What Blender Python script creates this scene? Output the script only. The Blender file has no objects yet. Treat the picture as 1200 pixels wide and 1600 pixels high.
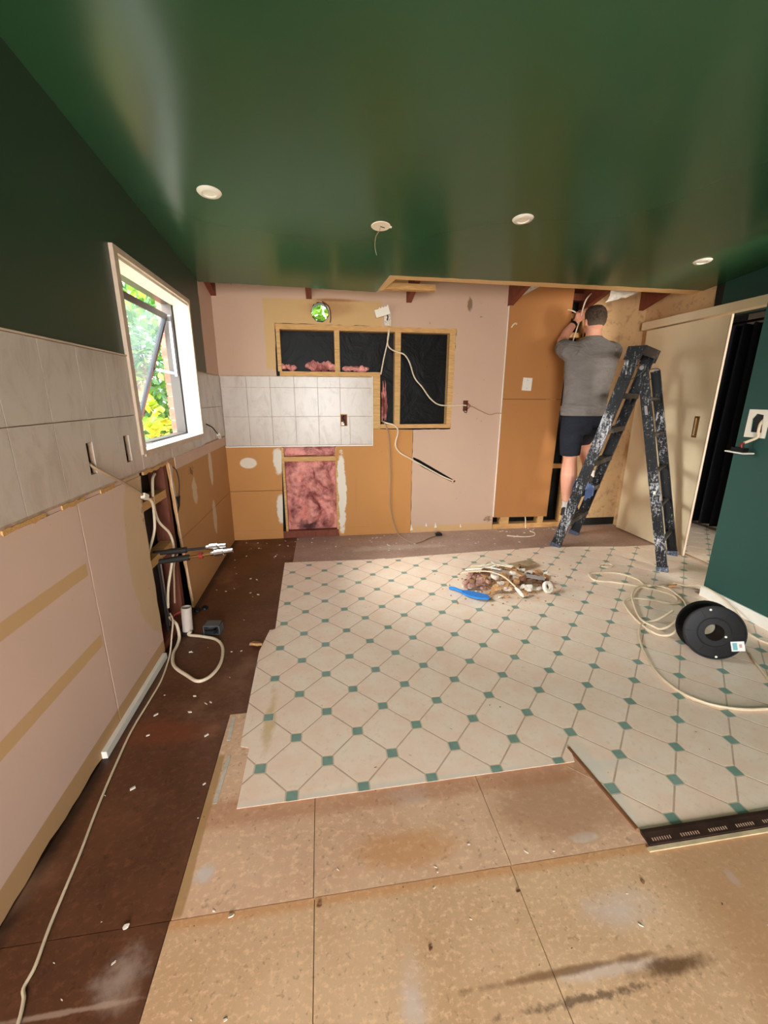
import bpy, bmesh, math, random
from mathutils import Vector, Matrix, noise as mnoise
from mathutils.geometry import tessellate_polygon

random.seed(7)
S = bpy.context.scene
COL = S.collection
R = math.radians

# ------------------------------------------------------------------ camera
def make_camera():
    pitch, yaw, roll = 0.2691, 0.1452, -0.0029
    cy, sy, cp, sp = math.cos(yaw), math.sin(yaw), math.cos(pitch), math.sin(pitch)
    fwd = Vector((sy * cp, cy * cp, -sp)); right = Vector((cy, -sy, 0)); down = fwd.cross(right)
    r2 = right * math.cos(roll) + down * math.sin(roll)
    d2 = down * math.cos(roll) - right * math.sin(roll)
    cam = bpy.data.cameras.new('camera'); o = bpy.data.objects.new('camera', cam); COL.objects.link(o)
    cam.sensor_fit = 'VERTICAL'; cam.sensor_height = 24.0; cam.lens = 648.54 / 1600 * 24.0
    cam.clip_start = 0.02; cam.clip_end = 200
    m = Matrix((r2, -d2, -fwd)).transposed().to_4x4(); m.translation = Vector((0.8934, 0, 1.36))
    o.matrix_world = m
    S.camera = o
make_camera()

# ------------------------------------------------------------------ world, sun, daylight, exposure
W = bpy.data.worlds.new('overcast_sky'); S.world = W; W.use_nodes = True
bg = W.node_tree.nodes['Background']
bg.inputs[0].default_value = (0.86, 0.93, 1.0, 1); bg.inputs[1].default_value = 7.0
def lamp(name, kind, loc, rot, energy, color=(1, 1, 1), **kw):
    l = bpy.data.lights.new(name, kind); l.energy = energy; l.color = color
    for k, v in kw.items(): setattr(l, k, v)
    o = bpy.data.objects.new(name, l); COL.objects.link(o); o.location = loc; o.rotation_euler = rot
    return o
# hazy sun coming in through the kitchen window on the left
d = Vector((0.86, 0.10, -0.44)).normalized()
lamp('hazy_sun', 'SUN', (-6, 2, 6), d.to_track_quat('-Z', 'Y').to_euler(), 15.0, (1.0, 0.98, 0.95), angle=R(46))
# daylight entering by the wide glazed doors behind the camera
lamp('glazed_door_daylight', 'AREA', (0.95, -2.34, 1.25), (R(90), 0, R(-12)), 88.0, (1.0, 0.955, 0.935), shape='RECTANGLE', size=1.4, size_y=1.8)
lamp('adjoining_room_fill', 'AREA', (5.3, -2.36, 1.3), (R(90), 0, R(0)), 320.0, (1.0, 0.96, 0.9), shape='RECTANGLE', size=1.6, size_y=1.5)  # added fill lamp brightening the floor beyond the sliding door, no window seen
p = lamp('window_portal', 'AREA', (-0.13, 2.76, 1.54), (0, R(-90), 0), 1.0, shape='RECTANGLE', size=0.9, size_y=1.1)
p.data.cycles.is_portal = True
vs = S.view_settings
vs.view_transform = 'Standard'; vs.look = 'None'; vs.gamma = 1.0; vs.use_curve_mapping = False; vs.exposure = 0.52

# ------------------------------------------------------------------ tags, mesh builder
def tag(o, label=None, cat=None, group=None, kind=None):
    if label: o['label'] = label
    if cat: o['category'] = cat
    if group: o['group'] = group
    if kind: o['kind'] = kind
    return o
def empty(name, loc, label=None, cat=None, group=None, kind=None):
    o = bpy.data.objects.new(name, None); COL.objects.link(o); o.location = loc; o.empty_display_size = 0.05
    return tag(o, label, cat, group, kind)
def wloc(o):
    v = Vector(o.location)
    while o.parent: o = o.parent; v = v + Vector(o.location)
    return v
def link(name, me, mat, parent=None, loc=None, smooth=False):
    o = bpy.data.objects.new(name, me); COL.objects.link(o)
    if mat is not None:
        me.materials.clear(); me.materials.append(mat)
    if loc is not None: o.location = loc
    if parent:
        o.parent = parent; o.location = Vector(o.location) - wloc(parent)
    if smooth:
        for p_ in me.polygons: p_.use_smooth = True
    return o
class MB:
    def __init__(s): s.v = []; s.f = []
    def add(s, vs_, fs): 
        k = len(s.v); s.v += [tuple(v) for v in vs_]; s.f += [tuple(i + k for i in f) for f in fs]; return s
    def box(s, x0, x1, y0, y1, z0, z1):
        return s.add([(x0,y0,z0),(x1,y0,z0),(x1,y1,z0),(x0,y1,z0),(x0,y0,z1),(x1,y0,z1),(x1,y1,z1),(x0,y1,z1)],
                     [(3,2,1,0),(4,5,6,7),(0,1,5,4),(1,2,6,5),(2,3,7,6),(3,0,4,7)])
    def obox(s, c, ax, ay, az):      # centre and three half vectors
        c, ax, ay, az = map(Vector, (c, ax, ay, az))
        vs_ = [c+a*ax+b*ay+e*az for e in (-1,1) for a, b in ((-1,-1),(1,-1),(1,1),(-1,1))]
        return s.add(vs_, [(3,2,1,0),(4,5,6,7),(0,1,5,4),(1,2,6,5),(2,3,7,6),(3,0,4,7)])
    def bar(s, p0, p1, w, t, up=(0,0,1)):
        p0, p1 = Vector(p0), Vector(p1); a = (p1-p0); n = a.normalized(); u = Vector(up); u = (u-n*u.dot(n)).normalized(); v = n.cross(u)
        return s.obox((p0+p1)/2, a/2, v*w/2, u*t/2)
    def rings(s, rs, n=12, caps=True):   # rs: list of (centre, uvec, vvec)
        k0 = len(s.v)
        for c, u, v in rs:
            c, u, v = Vector(c), Vector(u), Vector(v)
            for i in range(n):
                a = 2*math.pi*i/n; s.v.append(tuple(c+u*math.cos(a)+v*math.sin(a)))
        m = len(rs)
        for j in range(m-1):
            for i in range(n):
                i2 = (i+1) % n
                s.f.append((k0+j*n+i, k0+j*n+i2, k0+(j+1)*n+i2, k0+(j+1)*n+i))
        if caps:
            s.f.append(tuple(k0+i for i in reversed(range(n)))); s.f.append(tuple(k0+(m-1)*n+i for i in range(n)))
        return s
    def tube(s, pts, r, n=8, caps=True, rz=None):
        pts = [Vector(p_) for p_ in pts]; rs = []; prev = None
        rad = r if hasattr(r, '__len__') else [r]*len(pts)
        for i, p_ in enumerate(pts):
            t = (pts[min(i+1, len(pts)-1)]-pts[max(i-1, 0)])
            t = t.normalized() if t.length > 1e-9 else Vector((0,0,1))
            if prev is None:
                h = Vector((0,0,1)) if abs(t.z) < 0.9 else Vector((1,0,0))
                u = (h-t*h.dot(t)).normalized()
            else:
                u = prev-t*prev.dot(t); u = u.normalized() if u.length > 1e-6 else t.orthogonal().normalized()
            prev = u; v = t.cross(u)
            rs.append((p_, u*rad[i]*(rz or 1), v*rad[i]))
        return s.rings(rs, n, caps)
    def capsule(s, pts, rad, n=12):      # tapered limb with rounded ends
        pts = [Vector(p_) for p_ in pts]
        a = (pts[0]-pts[1]).normalized(); b = (pts[-1]-pts[-2]).normalized()
        P = [pts[0]+a*rad[0]*k for k in (0.95, 0.7, 0.35)] + pts + [pts[-1]+b*rad[-1]*k for k in (0.35, 0.7, 0.95)]
        Rr = [rad[0]*k for k in (0.31, 0.71, 0.94)] + list(rad) + [rad[-1]*k for k in (0.94, 0.71, 0.31)]
        return s.tube(P, Rr, n)
    def ball(s, c, rx, ry, rz_, n=14, m=9):
        c = Vector(c); rs = []
        for j in range(m):
            a = math.pi*(j+0.25)/(m-0.5); k = math.sin(a)
            rs.append((c+Vector((0,0,-rz_*math.cos(a))), (rx*k,0,0), (0,ry*k,0)))
        return s.rings(rs, n)
    def lathe(s, prof, o, axis, n=24):   # prof: (r, h) along axis
        o, axis = Vector(o), Vector(axis).normalized(); u = axis.orthogonal().normalized(); v = axis.cross(u)
        return s.rings([(o+axis*h, u*r, v*r) for r, h in prof], n, caps=False)
    def panel(s, loops, plane, at, thick):
        """polygon (loops[0]) with holes, on plane x/y/z; thick = offset of the back face"""
        P = [[Vector((a, b, 0)) for a, b in lp] for lp in loops]
        tri = tessellate_polygon(P); flat = [q for lp in loops for q in lp]
        f3 = {'x': lambda a, b, t: (at+t, a, b), 'y': lambda a, b, t: (a, at+t, b), 'z': lambda a, b, t: (a, b, at+t)}[plane]
        k = len(s.v); n = len(flat)
        s.v += [f3(a, b, 0) for a, b in flat] + [f3(a, b, thick) for a, b in flat]
        for t in tri: s.f.append(tuple(k+i for i in t)); s.f.append(tuple(k+n+i for i in reversed(t)))
        b0 = 0
        for lp in loops:
            m = len(lp)
            for i in range(m):
                i2 = (i+1) % m; s.f.append((k+b0+i, k+b0+i2, k+n+b0+i2, k+n+b0+i))
            b0 += m
        return s
    def xf(s, fn): s.v = [tuple(fn(Vector(v))) for v in s.v]; return s
    def build(s, name, mat, parent=None, smooth=False, flip=True, kind=None, base=False):
        xs = [v[0] for v in s.v]; ys = [v[1] for v in s.v]; zs = [v[2] for v in s.v]
        c = Vector(((min(xs)+max(xs))/2, (min(ys)+max(ys))/2, min(zs) if base or not parent else (min(zs)+max(zs))/2))
        me = bpy.data.meshes.new(name); me.from_pydata([tuple(Vector(v)-c) for v in s.v], [], s.f)
        if flip:
            bm = bmesh.new(); bm.from_mesh(me); bmesh.ops.recalc_face_normals(bm, faces=bm.faces); bm.to_mesh(me); bm.free()
        me.update()
        o = link(name, me, mat, parent, c, smooth)
        if smooth: smooth_angle(me)
        if kind: o['kind'] = kind
        return o
def smooth_angle(me, ang=0.7):
    bm = bmesh.new(); bm.from_mesh(me)
    for e in bm.edges:
        if len(e.link_faces) == 2 and e.calc_face_angle(0) > ang: e.smooth = False
    for f in bm.faces: f.smooth = True
    bm.to_mesh(me); bm.free()
def catmull(pts, k=6):
    pts = [Vector(p_) for p_ in pts]; out = []
    for i in range(len(pts)-1):
        p0 = pts[max(i-1, 0)]; p1 = pts[i]; p2 = pts[i+1]; p3 = pts[min(i+2, len(pts)-1)]
        for j in range(k):
            t = j/k
            out.append(0.5*((2*p1)+(p2-p0)*t+(2*p0-5*p1+4*p2-p3)*t*t+(3*p1-p0-3*p2+p3)*t**3))
    out.append(pts[-1]); return out
def cable(name, pts, r, mat, label=None, cat='cable', parent=None, k=6, flat=None, group=None):
    o = MB().tube(catmull(pts, k), r, 8, rz=flat).build(name, mat, parent, smooth=True)
    if label: tag(o, label, cat, group)
    return o
def ragged(p0, p1, n, amp, seed=0):
    rnd = random.Random(seed); p0, p1 = Vector(p0), Vector(p1); d_ = (p1-p0); nn = Vector((-d_.y, d_.x)).normalized()
    return [tuple(p0+d_*(i/n)+nn*(rnd.uniform(-amp, amp) if 0 < i < n else 0)) for i in range(n+1)]

# ------------------------------------------------------------------ materials
def lin(c):
    return tuple(((x/255)/12.92 if x/255 <= 0.04045 else ((x/255+0.055)/1.055)**2.4) for x in c)
class Mat:
    def __init__(s, name, rough=0.6, metal=0.0, spec=0.5):
        s.m = bpy.data.materials.new(name); s.m.use_nodes = True; s.t = s.m.node_tree; s.N = s.t.nodes
        s.b = s.N['Principled BSDF']; s.b.inputs['Roughness'].default_value = rough; s.b.inputs['Metallic'].default_value = metal
        s.b.inputs['Specular IOR Level'].default_value = spec
        s.pos = s.N.new('ShaderNodeNewGeometry').outputs['Position']; s.col = None
    def inp(s, sock, v):
        if v is None: return
        if hasattr(v, 'default_value') or hasattr(v, 'is_linked'): s.t.links.new(v, sock)
        else:
            if isinstance(v, (tuple, list)) and len(v) == 3 and sock.type == 'RGBA': v = (*v, 1)
            sock.default_value = v
    def math(s, op, a, b=0.0, clamp=False):
        n = s.N.new('ShaderNodeMath'); n.operation = op; n.use_clamp = clamp; s.inp(n.inputs[0], a); s.inp(n.inputs[1], b); return n.outputs[0]
    def noise(s, scale, detail=3, rough=0.55, stretch=None, w=0.0, dist=0.0):
        n = s.N.new('ShaderNodeTexNoise'); n.inputs['Scale'].default_value = scale; n.inputs['Detail'].default_value = detail
        n.inputs['Roughness'].default_value = rough; n.inputs['Distortion'].default_value = dist
        mp = s.N.new('ShaderNodeMapping'); s.t.links.new(s.pos, mp.inputs[0]); mp.inputs['Location'].default_value = (w, w*1.7, w*0.3)
        if stretch: mp.inputs['Scale'].default_value = stretch
        s.t.links.new(mp.outputs[0], n.inputs['Vector']); return n.outputs['Fac']
    def voro(s, scale, stretch=None, feat='F1'):
        n = s.N.new('ShaderNodeTexVoronoi'); n.feature = feat; n.inputs['Scale'].default_value = scale
        mp = s.N.new('ShaderNodeMapping'); s.t.links.new(s.pos, mp.inputs[0])
        if stretch: mp.inputs['Scale'].default_value = stretch
        s.t.links.new(mp.outputs[0], n.inputs['Vector']); return n.outputs
    def ramp(s, f, a, b):   # smooth 0..1 between a and b
        n = s.N.new('ShaderNodeMapRange'); n.interpolation_type = 'SMOOTHSTEP'
        s.inp(n.inputs[0], f); n.inputs[1].default_value = a; n.inputs[2].default_value = b; return n.outputs[0]
    def mix(s, f, a, b):
        n = s.N.new('ShaderNodeMix'); n.data_type = 'RGBA'; s.inp(n.inputs[0], f); s.inp(n.inputs[6], a); s.inp(n.inputs[7], b); return n.outputs[2]
    def xyz(s):
        n = s.N.new('ShaderNodeSeparateXYZ'); s.t.links.new(s.pos, n.inputs[0]); return n.outputs
    def spot(s, c, r, amp=0.5, nscale=14, edge=(0.75, 1.15), axes=(0, 1)):
        """ragged blotch mask, 1 inside; c/r in the two axes named"""
        x = s.xyz(); a = s.math('DIVIDE', s.math('SUBTRACT', x[axes[0]], c[0]), r[0]); b = s.math('DIVIDE', s.math('SUBTRACT', x[axes[1]], c[1]), r[1])
        dd = s.math('SQRT', s.math('ADD', s.math('MULTIPLY', a, a), s.math('MULTIPLY', b, b)))
        dd = s.math('ADD', dd, s.math('MULTIPLY', s.math('SUBTRACT', s.noise(nscale, 5, 0.65, w=c[0]*3), 0.5), amp*2))
        return s.math('SUBTRACT', 1.0, s.ramp(dd, *edge))
    def band(s, axis, a, b, soft=0.004, amp=0.0):
        x = s.xyz()[axis]
        if amp: x = s.math('ADD', x, s.math('MULTIPLY', s.math('SUBTRACT', s.noise(9, 4), 0.5), amp*2))
        return s.math('MULTIPLY', s.ramp(x, a-soft, a+soft), s.math('SUBTRACT', 1.0, s.ramp(x, b-soft, b+soft)))
    def over(s, mask, color, amt=1.0):
        s.col = s.mix(s.math('MULTIPLY', mask, amt), s.col, color); return s
    def bump(s, h, strength=0.2, dist=0.01):
        n = s.N.new('ShaderNodeBump'); n.inputs['Strength'].default_value = strength; n.inputs['Distance'].default_value = dist
        s.inp(n.inputs['Height'], h); s.t.links.new(n.outputs[0], s.b.inputs['Normal']); return s
    def done(s):
        s.inp(s.b.inputs['Base Color'], s.col); return s.m
def plain(name, c, rough=0.6, metal=0.0, var=0.0, scale=20, spec=0.5, stretch=None):
    m = Mat(name, rough, metal, spec); c = lin(c)
    if var:
        f = m.noise(scale, 4, stretch=stretch); m.col = m.mix(m.ramp(f, 0.3, 0.7), tuple(x*(1-var) for x in c), tuple(min(1, x*(1+var)) for x in c))
    else: m.col = c
    return m.done()
def green_paint(name, base, rough, streak):
    m = Mat(name, rough); b = lin(base)
    f = m.noise(1.4, 2, stretch=(1, 0.6, 1)); m.col = m.mix(f, tuple(x*0.8 for x in b), tuple(x*1.2 for x in b))
    r = m.noise(2.2, 3, 0.5, stretch=(1.0, 0.5, 1), dist=0.3)
    if streak: m.inp(m.b.inputs['Roughness'], m.math('ADD', rough-streak*0.5, m.math('MULTIPLY', r, streak)))
    return m.done()
def wood(name, c, grain=(2, 2, 30), var=0.25, rough=0.7):
    m = Mat(name, rough); c = lin(c); f = m.noise(6, 5, 0.6, stretch=grain); m.col = m.mix(m.ramp(f, 0.25, 0.75), tuple(x*(1-var) for x in c), tuple(x*(1+var) for x in c))
    m.bump(f, 0.15, 0.005); return m.done()
M = {}
M['ceil_green'] = green_paint('ceiling_green_paint', (44, 84, 54), 0.23, 0.0)
M['wall_green'] = green_paint('wall_green_paint', (40, 62, 44), 0.42, 0.1)
M['right_green'] = green_paint('right_wall_green_paint', (33, 74, 66), 0.5, 0.1)
def plaster(name, base, extra=None):
    m = Mat(name, 0.75); b = lin(base); f = m.noise(3, 4); m.col = m.mix(f, tuple(x*0.93 for x in b), tuple(min(1, x*1.06) for x in b))
    if extra: extra(m)
    # small scuffs and nail marks
    v = m.noise(38, 3, 0.5, w=3.0); g = m.noise(4.5, 2, w=8.0)
    m.over(m.math('MULTIPLY', m.ramp(v, 0.70, 0.76), m.ramp(g, 0.5, 0.62)), lin((120, 85, 60)), 0.75)
    m.bump(m.noise(60, 3), 0.05, 0.003); return m.done()
TAN = lin((208, 166, 118))
def ex_back(m):
    soot = lin((150, 95, 45)); yel = lin((204, 164, 108))
    a = m.math('MULTIPLY', m.band(0, 0.42, 1.46, 0.012, 0.004), m.band(2, 1.60, 2.185, 0.012, 0.004)); m.over(a, yel, 0.9)
    m.over(m.spot((0.98, 2.12), (0.30, 0.10), 0.35, 9, (0.2, 1.1), (0, 2)), soot, 0.5)
    m.over(m.spot((1.05, 2.185), (0.28, 0.016), 0.3, 9, (0.2, 1.1), (0, 2)), soot, 0.8)
    m.over(m.spot((2.28, 2.19), (0.035, 0.07), 0.6, 30, (0.5, 0.9), (0, 2)), lin((110, 80, 50)), 0.8)
    m.over(m.spot((2.60, 0.12), (0.12, 0.07), 1.2, 40, (0.2, 0.5), (0, 2)), lin((120, 95, 70)), 0.8)
    m.over(m.band(2, -0.2, 0.075, 0.006, 0.004), TAN, 1.0)
M['pink_back'] = plaster('pink_plasterboard', (202, 168, 144), ex_back)
def ex_left(m):
    m.over(m.math('MULTIPLY', m.band(2, 0.712, 0.762, 0.003, 0.003), m.band(1, -3, 1.59, 0.004)), TAN)
    m.over(m.math('MULTIPLY', m.band(2, 0.408, 0.458, 0.003, 0.003), m.band(1, -3, 1.595, 0.004)), TAN)
    m.over(m.band(2, -0.5, 0.092, 0.003, 0.003), lin((192, 150, 104)))
    m.over(m.spot((2.30, 0.62), (0.40, 0.52), 0.10, 4, (0.97, 1.03), (1, 2)), lin((212, 178, 138)), 0.9)
    m.over(m.spot((2.15, 0.85), (0.12, 0.25), 1.0, 34, (0.1, 0.4), (1, 2)), lin((130, 100, 62)), 0.6)
M['pink_left'] = plaster('scuffed_plasterboard', (220, 186, 166), ex_left)
def ex_tan(m):
    wh = lin((226, 208, 184))
    m.over(m.spot((3.45, 0.82), (0.055, 0.16), 0.35, 12, (0.8, 1.0), (1, 2)), wh, 0.9)
    m.over(m.spot((3.42, 0.42), (0.06, 0.15), 0.35, 12, (0.8, 1.0), (1, 2)), wh, 0.8)
    m.over(m.spot((2.98, 0.72), (0.07, 0.12), 0.8, 14, (0.6, 0.9), (1, 2)), wh, 0.6)
    m.over(m.spot((2.95, 0.88), (0.10, 0.07), 1.2, 40, (0.2, 0.5), (1, 2)), lin((110, 70, 45)), 0.8)
M['tan_left'] = plaster('tan_wallboard', (196, 144, 90), ex_tan)
def ex_tanb(m):
    wh = lin((232, 222, 205))
    m.over(m.spot((0.19, 0.76), (0.085, 0.055), 0.12, 10, (0.8, 1.0), (0, 2)), wh, 0.85)
    m.over(m.spot((0.47, 0.78), (0.06, 0.14), 0.5, 12, (0.7, 1.0), (0, 2)), wh, 0.9)
    m.over(m.spot((0.47, 0.30), (0.055, 0.18), 0.5, 12, (0.7, 1.0), (0, 2)), wh, 0.9)
    m.over(m.spot((1.06, 0.45), (0.05, 0.42), 0.55, 12, (0.8, 1.0), (0, 2)), wh, 0.95)
    m.over(m.spot((1.20, 0.42), (0.012, 0.20), 0.2, 12, (0.7, 1.0), (0, 2)), lin((190, 130, 70)), 0.7)
M['tan_back'] = plaster('tan_lining_board', (196, 136, 74), ex_tanb)
M['hardboard'] = plaster('tall_tan_board', (180, 120, 64))
def ex_mot(m):
    m.over(m.ramp(m.noise(14, 5, 0.7, w=2), 0.5, 0.68), lin((150, 112, 72)), 0.6)
M['mottled'] = plaster('mottled_glue_wall', (206, 166, 118), ex_mot)
def tile_mat():
    m = Mat('white_marbled_tile', 0.26, spec=0.4); f = m.noise(7, 6, 0.65, stretch=(1, 1, 0.55), dist=1.6)
    m.col = m.mix(m.ramp(f, 0.42, 0.72), lin((204, 190, 176)), lin((188, 171, 157))); m.bump(m.noise(6, 2), 0.03, 0.01); return m.done()
M['tile'] = tile_mat()
M['grout'] = plain('tile_grout', (178, 150, 126), 0.9, var=0.2)
M['pine'] = wood('pine_framing', (206, 160, 100)); M['pine_h'] = wood('pine_framing_across', (206, 156, 96), (2, 30, 30))
M['rimu'] = wood('dark_rimu_framing', (120, 58, 36), (20, 2, 2)); M['rimu_v'] = wood('dark_red_stud', (112, 56, 34), (20, 20, 2))
M['raw_ceiling'] = wood('bare_ceiling_strip', (222, 182, 126), (2, 20, 20), 0.1)
M['white_paint'] = plain('white_gloss_paint', (236, 230, 218), 0.35, var=0.03)
M['casing'] = plain('window_casing_paint', (206, 182, 160), 0.45, var=0.06)
M['cream'] = plain('cream_door_paint', (234, 212, 174), 0.45, var=0.03, scale=4)
M['black'] = plain('void_black_paper', (16, 15, 15), 0.5, var=0.3)
def paper():
    m = Mat('black_building_paper', 0.45, spec=0.15); m.col = lin((11, 11, 11)); m.bump(m.noise(4, 5, 0.6, dist=1.2), 0.4, 0.03); return m.done()
M['paper'] = paper()
def insul():
    m = Mat('pink_fibreglass', 0.95, spec=0.1); f = m.noise(6.5, 7, 0.68, dist=0.3)
    m.col = m.mix(m.ramp(f, 0.3, 0.62), lin((132, 64, 64)), lin((242, 166, 154)))
    m.over(m.spot((0.72, 0.12), (0.14, 0.10), 0.8, 12, (0.3, 0.9), (0, 2)), lin((70, 50, 52)), 0.85); m.over(m.ramp(m.noise(5, 4, w=5), 0.62, 0.72), lin((120, 72, 70)), 0.6)
    m.bump(m.noise(70, 4, 0.7), 0.6, 0.01); return m.done()
M['insul'] = insul()
M['cable'] = plain('cream_cable_sheath', (228, 208, 178), 0.45, var=0.05); M['cable_grey'] = plain('grey_brown_cable', (168, 138, 108), 0.5)
M['plastic_w'] = plain('white_plastic', (236, 228, 212), 0.35); M['plastic_k'] = plain('black_plastic', (15, 15, 16), 0.5, var=0.2, spec=0.3)
M['chrome'] = plain('chrome', (225, 225, 225), 0.12, 1.0); M['dark_pipe'] = plain('dark_pipe_lagging', (34, 30, 28), 0.6)
M['red'] = plain('red_valve', (150, 40, 30), 0.5); M['blue'] = plain('blue_plastic', (30, 130, 215), 0.4)
M['brass'] = plain('aged_brass', (170, 130, 70), 0.35, 1.0); M['alu'] = plain('bronze_aluminium', (92, 82, 76), 0.4, 0.4); M['stay'] = plain('window_stay_steel', (170, 165, 168), 0.3, 0.9)
M['alu_dark'] = plain('dark_aluminium', (46, 40, 42), 0.4, 0.3)
M['grey_box'] = plain('grey_plastic', (96, 98, 100), 0.5)
M['navy'] = plain('navy_curtain', (20, 20, 30), 0.9, var=0.3)
# floor
def floor_mat(name, a, b, rough=0.6, flake=55, extra=None, spec=0.4):
    m = Mat(name, rough, spec=spec); f = m.noise(2.4, 6, 0.65); m.col = m.mix(m.ramp(f, 0.3, 0.72), lin(a), lin(b))
    g = m.noise(flake, 3, 0.7, stretch=(1, 1.3, 1)); m.over(m.ramp(g, 0.48, 0.7), tuple(min(1, x*1.35) for x in lin(b)), 0.55); m.over(m.ramp(m.noise(flake*1.3, 2, w=4), 0.6, 0.75), tuple(x*0.5 for x in lin(a)), 0.5)
    if extra: extra(m)
    h = m.noise(9, 3, w=6); m.over(m.math('MULTIPLY', m.ramp(m.noise(70, 2, w=9), 0.72, 0.75), m.ramp(h, 0.45, 0.6)), lin((60, 40, 28)), 0.9)
    m.bump(g, 0.08, 0.003); return m.done()
WH = lin((222, 205, 196))
def ex_part(m):
    m.over(m.spot((1.66, 0.71), (0.13, 0.055), 0.8, 9, (0.0, 1.2)), WH, 0.6); m.over(m.spot((1.05, 0.62), (0.05, 0.10), 1.0, 14, (0.0, 1.1)), WH, 0.6)
    m.over(m.spot((1.55, 0.60), (0.20, 0.018), 0.9, 12, (0.3, 1.0)), WH, 0.5)
    m.over(m.spot((1.72, 0.585), (0.13, 0.025), 0.8, 16, (0.3, 1.0)), lin((96, 62, 34)), 0.85)
    m.over(m.spot((1.45, 0.612), (0.42, 0.012), 0.9, 12, (0.2, 1.0)), lin((120, 80, 44)), 0.75)
    m.over(m.spot((1.45, 0.56), (0.5, 0.02), 0.9, 40, (0.0, 0.5)), lin((70, 45, 30)), 0.7)
    m.over(m.spot((2.04, 0.735), (0.018, 0.03), 0.5, 20, (0.5, 1.0)), WH, 0.9)
    m.over(m.ramp(m.xyz()[0], 1.75, 1.98), lin((186, 138, 98)), 0.65)
    m.over(m.band(1, 0.835, 0.9, 0.012, 0.006), lin((206, 130, 60)), 0.45)
M['particle'] = floor_mat('particleboard', (206, 164, 124), (224, 186, 148), 0.55, 60, ex_part)
def ex_hard(m):
    m.over(m.spot((1.68, 0.905), (0.06, 0.02), 0.5, 20, (0.6, 1.0)), lin((230, 216, 200)), 0.8); m.over(m.spot((0.50, 0.966), (0.035, 0.035), 0.8, 20, (0.4, 1.0)), WH, 0.9)
    m.over(m.spot((1.15, 1.13), (0.09, 0.05), 0.7, 12, (0.3, 1.0)), WH, 0.45); m.over(m.spot((1.65, 1.02), (0.28, 0.16), 0.5, 8, (0.5, 1.0)), lin((186, 140, 108)), 0.7)
    m.over(m.band(1, 1.10, 1.20, 0.02, 0.02), lin((176, 110, 70)), 0.45); m.over(m.spot((1.1, 0.95), (0.25, 0.08), 0.8, 8, (0.4, 1.0)), lin((204, 138, 70)), 0.5)
    m.over(m.math('MULTIPLY', m.band(1, 0.862, 1.40, 0.01), m.band(0, 0.43, 0.468, 0.004, 0.006)), lin((176, 136, 84)), 0.8)
M['hard'] = floor_mat('brown_hardboard', (210, 166, 134), (230, 190, 156), 0.5, 40, ex_hard)
def ex_dark(m):
    m.over(m.spot((0.36, 0.76), (0.07, 0.07), 1.0, 16, (0.0, 1.1)), lin((190, 165, 150)), 0.6); m.over(m.spot((0.22, 1.55), (0.3, 0.12), 0.7, 8, (0.3, 1.0)), lin((140, 70, 42)), 0.5)
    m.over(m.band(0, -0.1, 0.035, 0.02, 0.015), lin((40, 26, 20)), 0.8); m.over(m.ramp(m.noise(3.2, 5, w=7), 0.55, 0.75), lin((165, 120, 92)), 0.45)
    m.over(m.spot((0.25, 0.71), (0.25, 0.008), 0.8, 20, (0.3, 1.0)), lin((200, 170, 150)), 0.5)
M['darkfloor'] = floor_mat('dark_stained_hardboard', (84, 48, 28), (110, 68, 44), 0.5, 40, ex_dark)
def ex_far(m):
    v = m.N.new('ShaderNodeTexBrick'); mp = m.N.new('ShaderNodeMapping'); m.t.links.new(m.pos, mp.inputs[0]); m.t.links.new(mp.outputs[0], v.inputs['Vector'])
    v.inputs['Scale'].default_value = 1.0; v.inputs['Brick Width'].default_value = 0.16; v.inputs['Row Height'].default_value = 0.08; v.inputs['Mortar Size'].default_value = 0.004
    v.inputs['Color1'].default_value = (0.25, 0.25, 0.25, 1); v.inputs['Color2'].default_value = (0.8, 0.8, 0.8, 1); v.inputs['Mortar'].default_value = (0, 0, 0, 1)
    m.over(v.outputs[0], lin((150, 120, 104)), 0.25); m.over(m.spot((1.5, 3.62), (0.6, 0.10), 0.9, 8, (0.3, 1.0)), lin((205, 185, 170)), 0.5)
M['farfloor'] = floor_mat('grey_brown_glued_floor', (160, 130, 114), (182, 152, 136), 0.55, 40, ex_far)
def vinyl(name, a, b, dots=True):
    m = Mat(name, 0.34, spec=0.4); f = m.noise(7, 6, 0.65); m.col = m.mix(m.ramp(f, 0.3, 0.7), lin(a), lin(b))
    m.over(m.ramp(m.noise(45, 3, 0.6), 0.55, 0.75), tuple(x*0.88 for x in lin(a)), 0.6)
    m.over(m.math('MULTIPLY', m.ramp(m.noise(55, 2, w=3), 0.72, 0.75), m.ramp(m.noise(5, 2, w=1), 0.5, 0.6)), lin((110, 80, 60)), 0.8)
    if dots:
        m.over(m.spot((0.62, 1.55), (0.035, 0.22), 0.7, 12, (0.3, 1.0)), lin((206, 170, 96)), 0.6)
        m.over(m.spot((1.2, 1.14), (1.0, 0.05), 0.2, 5, (0.6, 1.1)), lin((232, 222, 206)), 0.7); m.over(m.spot((1.86, 1.08), (0.05, 0.22), 0.2, 5, (0.6, 1.1)), lin((232, 222, 206)), 0.6)
        m.over(m.spot((2.3, 2.60), (0.5, 0.22), 0.6, 6, (0.4, 1.1)), lin((196, 160, 134)), 0.4)
    m.bump(m.noise(26, 3), 0.05, 0.004); return m.done()
M['vinyl'] = vinyl('cream_vinyl', (250, 218, 192), (253, 232, 210)); M['vinyl_dot'] = vinyl('green_vinyl_inset', (122, 152, 138), (142, 168, 154), False)
M['vinyl_grout'] = plain('vinyl_joint_line', (206, 176, 152), 0.5, var=0.08); M['vinyl_border'] = plain('vinyl_pale_border', (216, 194, 164), 0.45, var=0.05)
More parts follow.
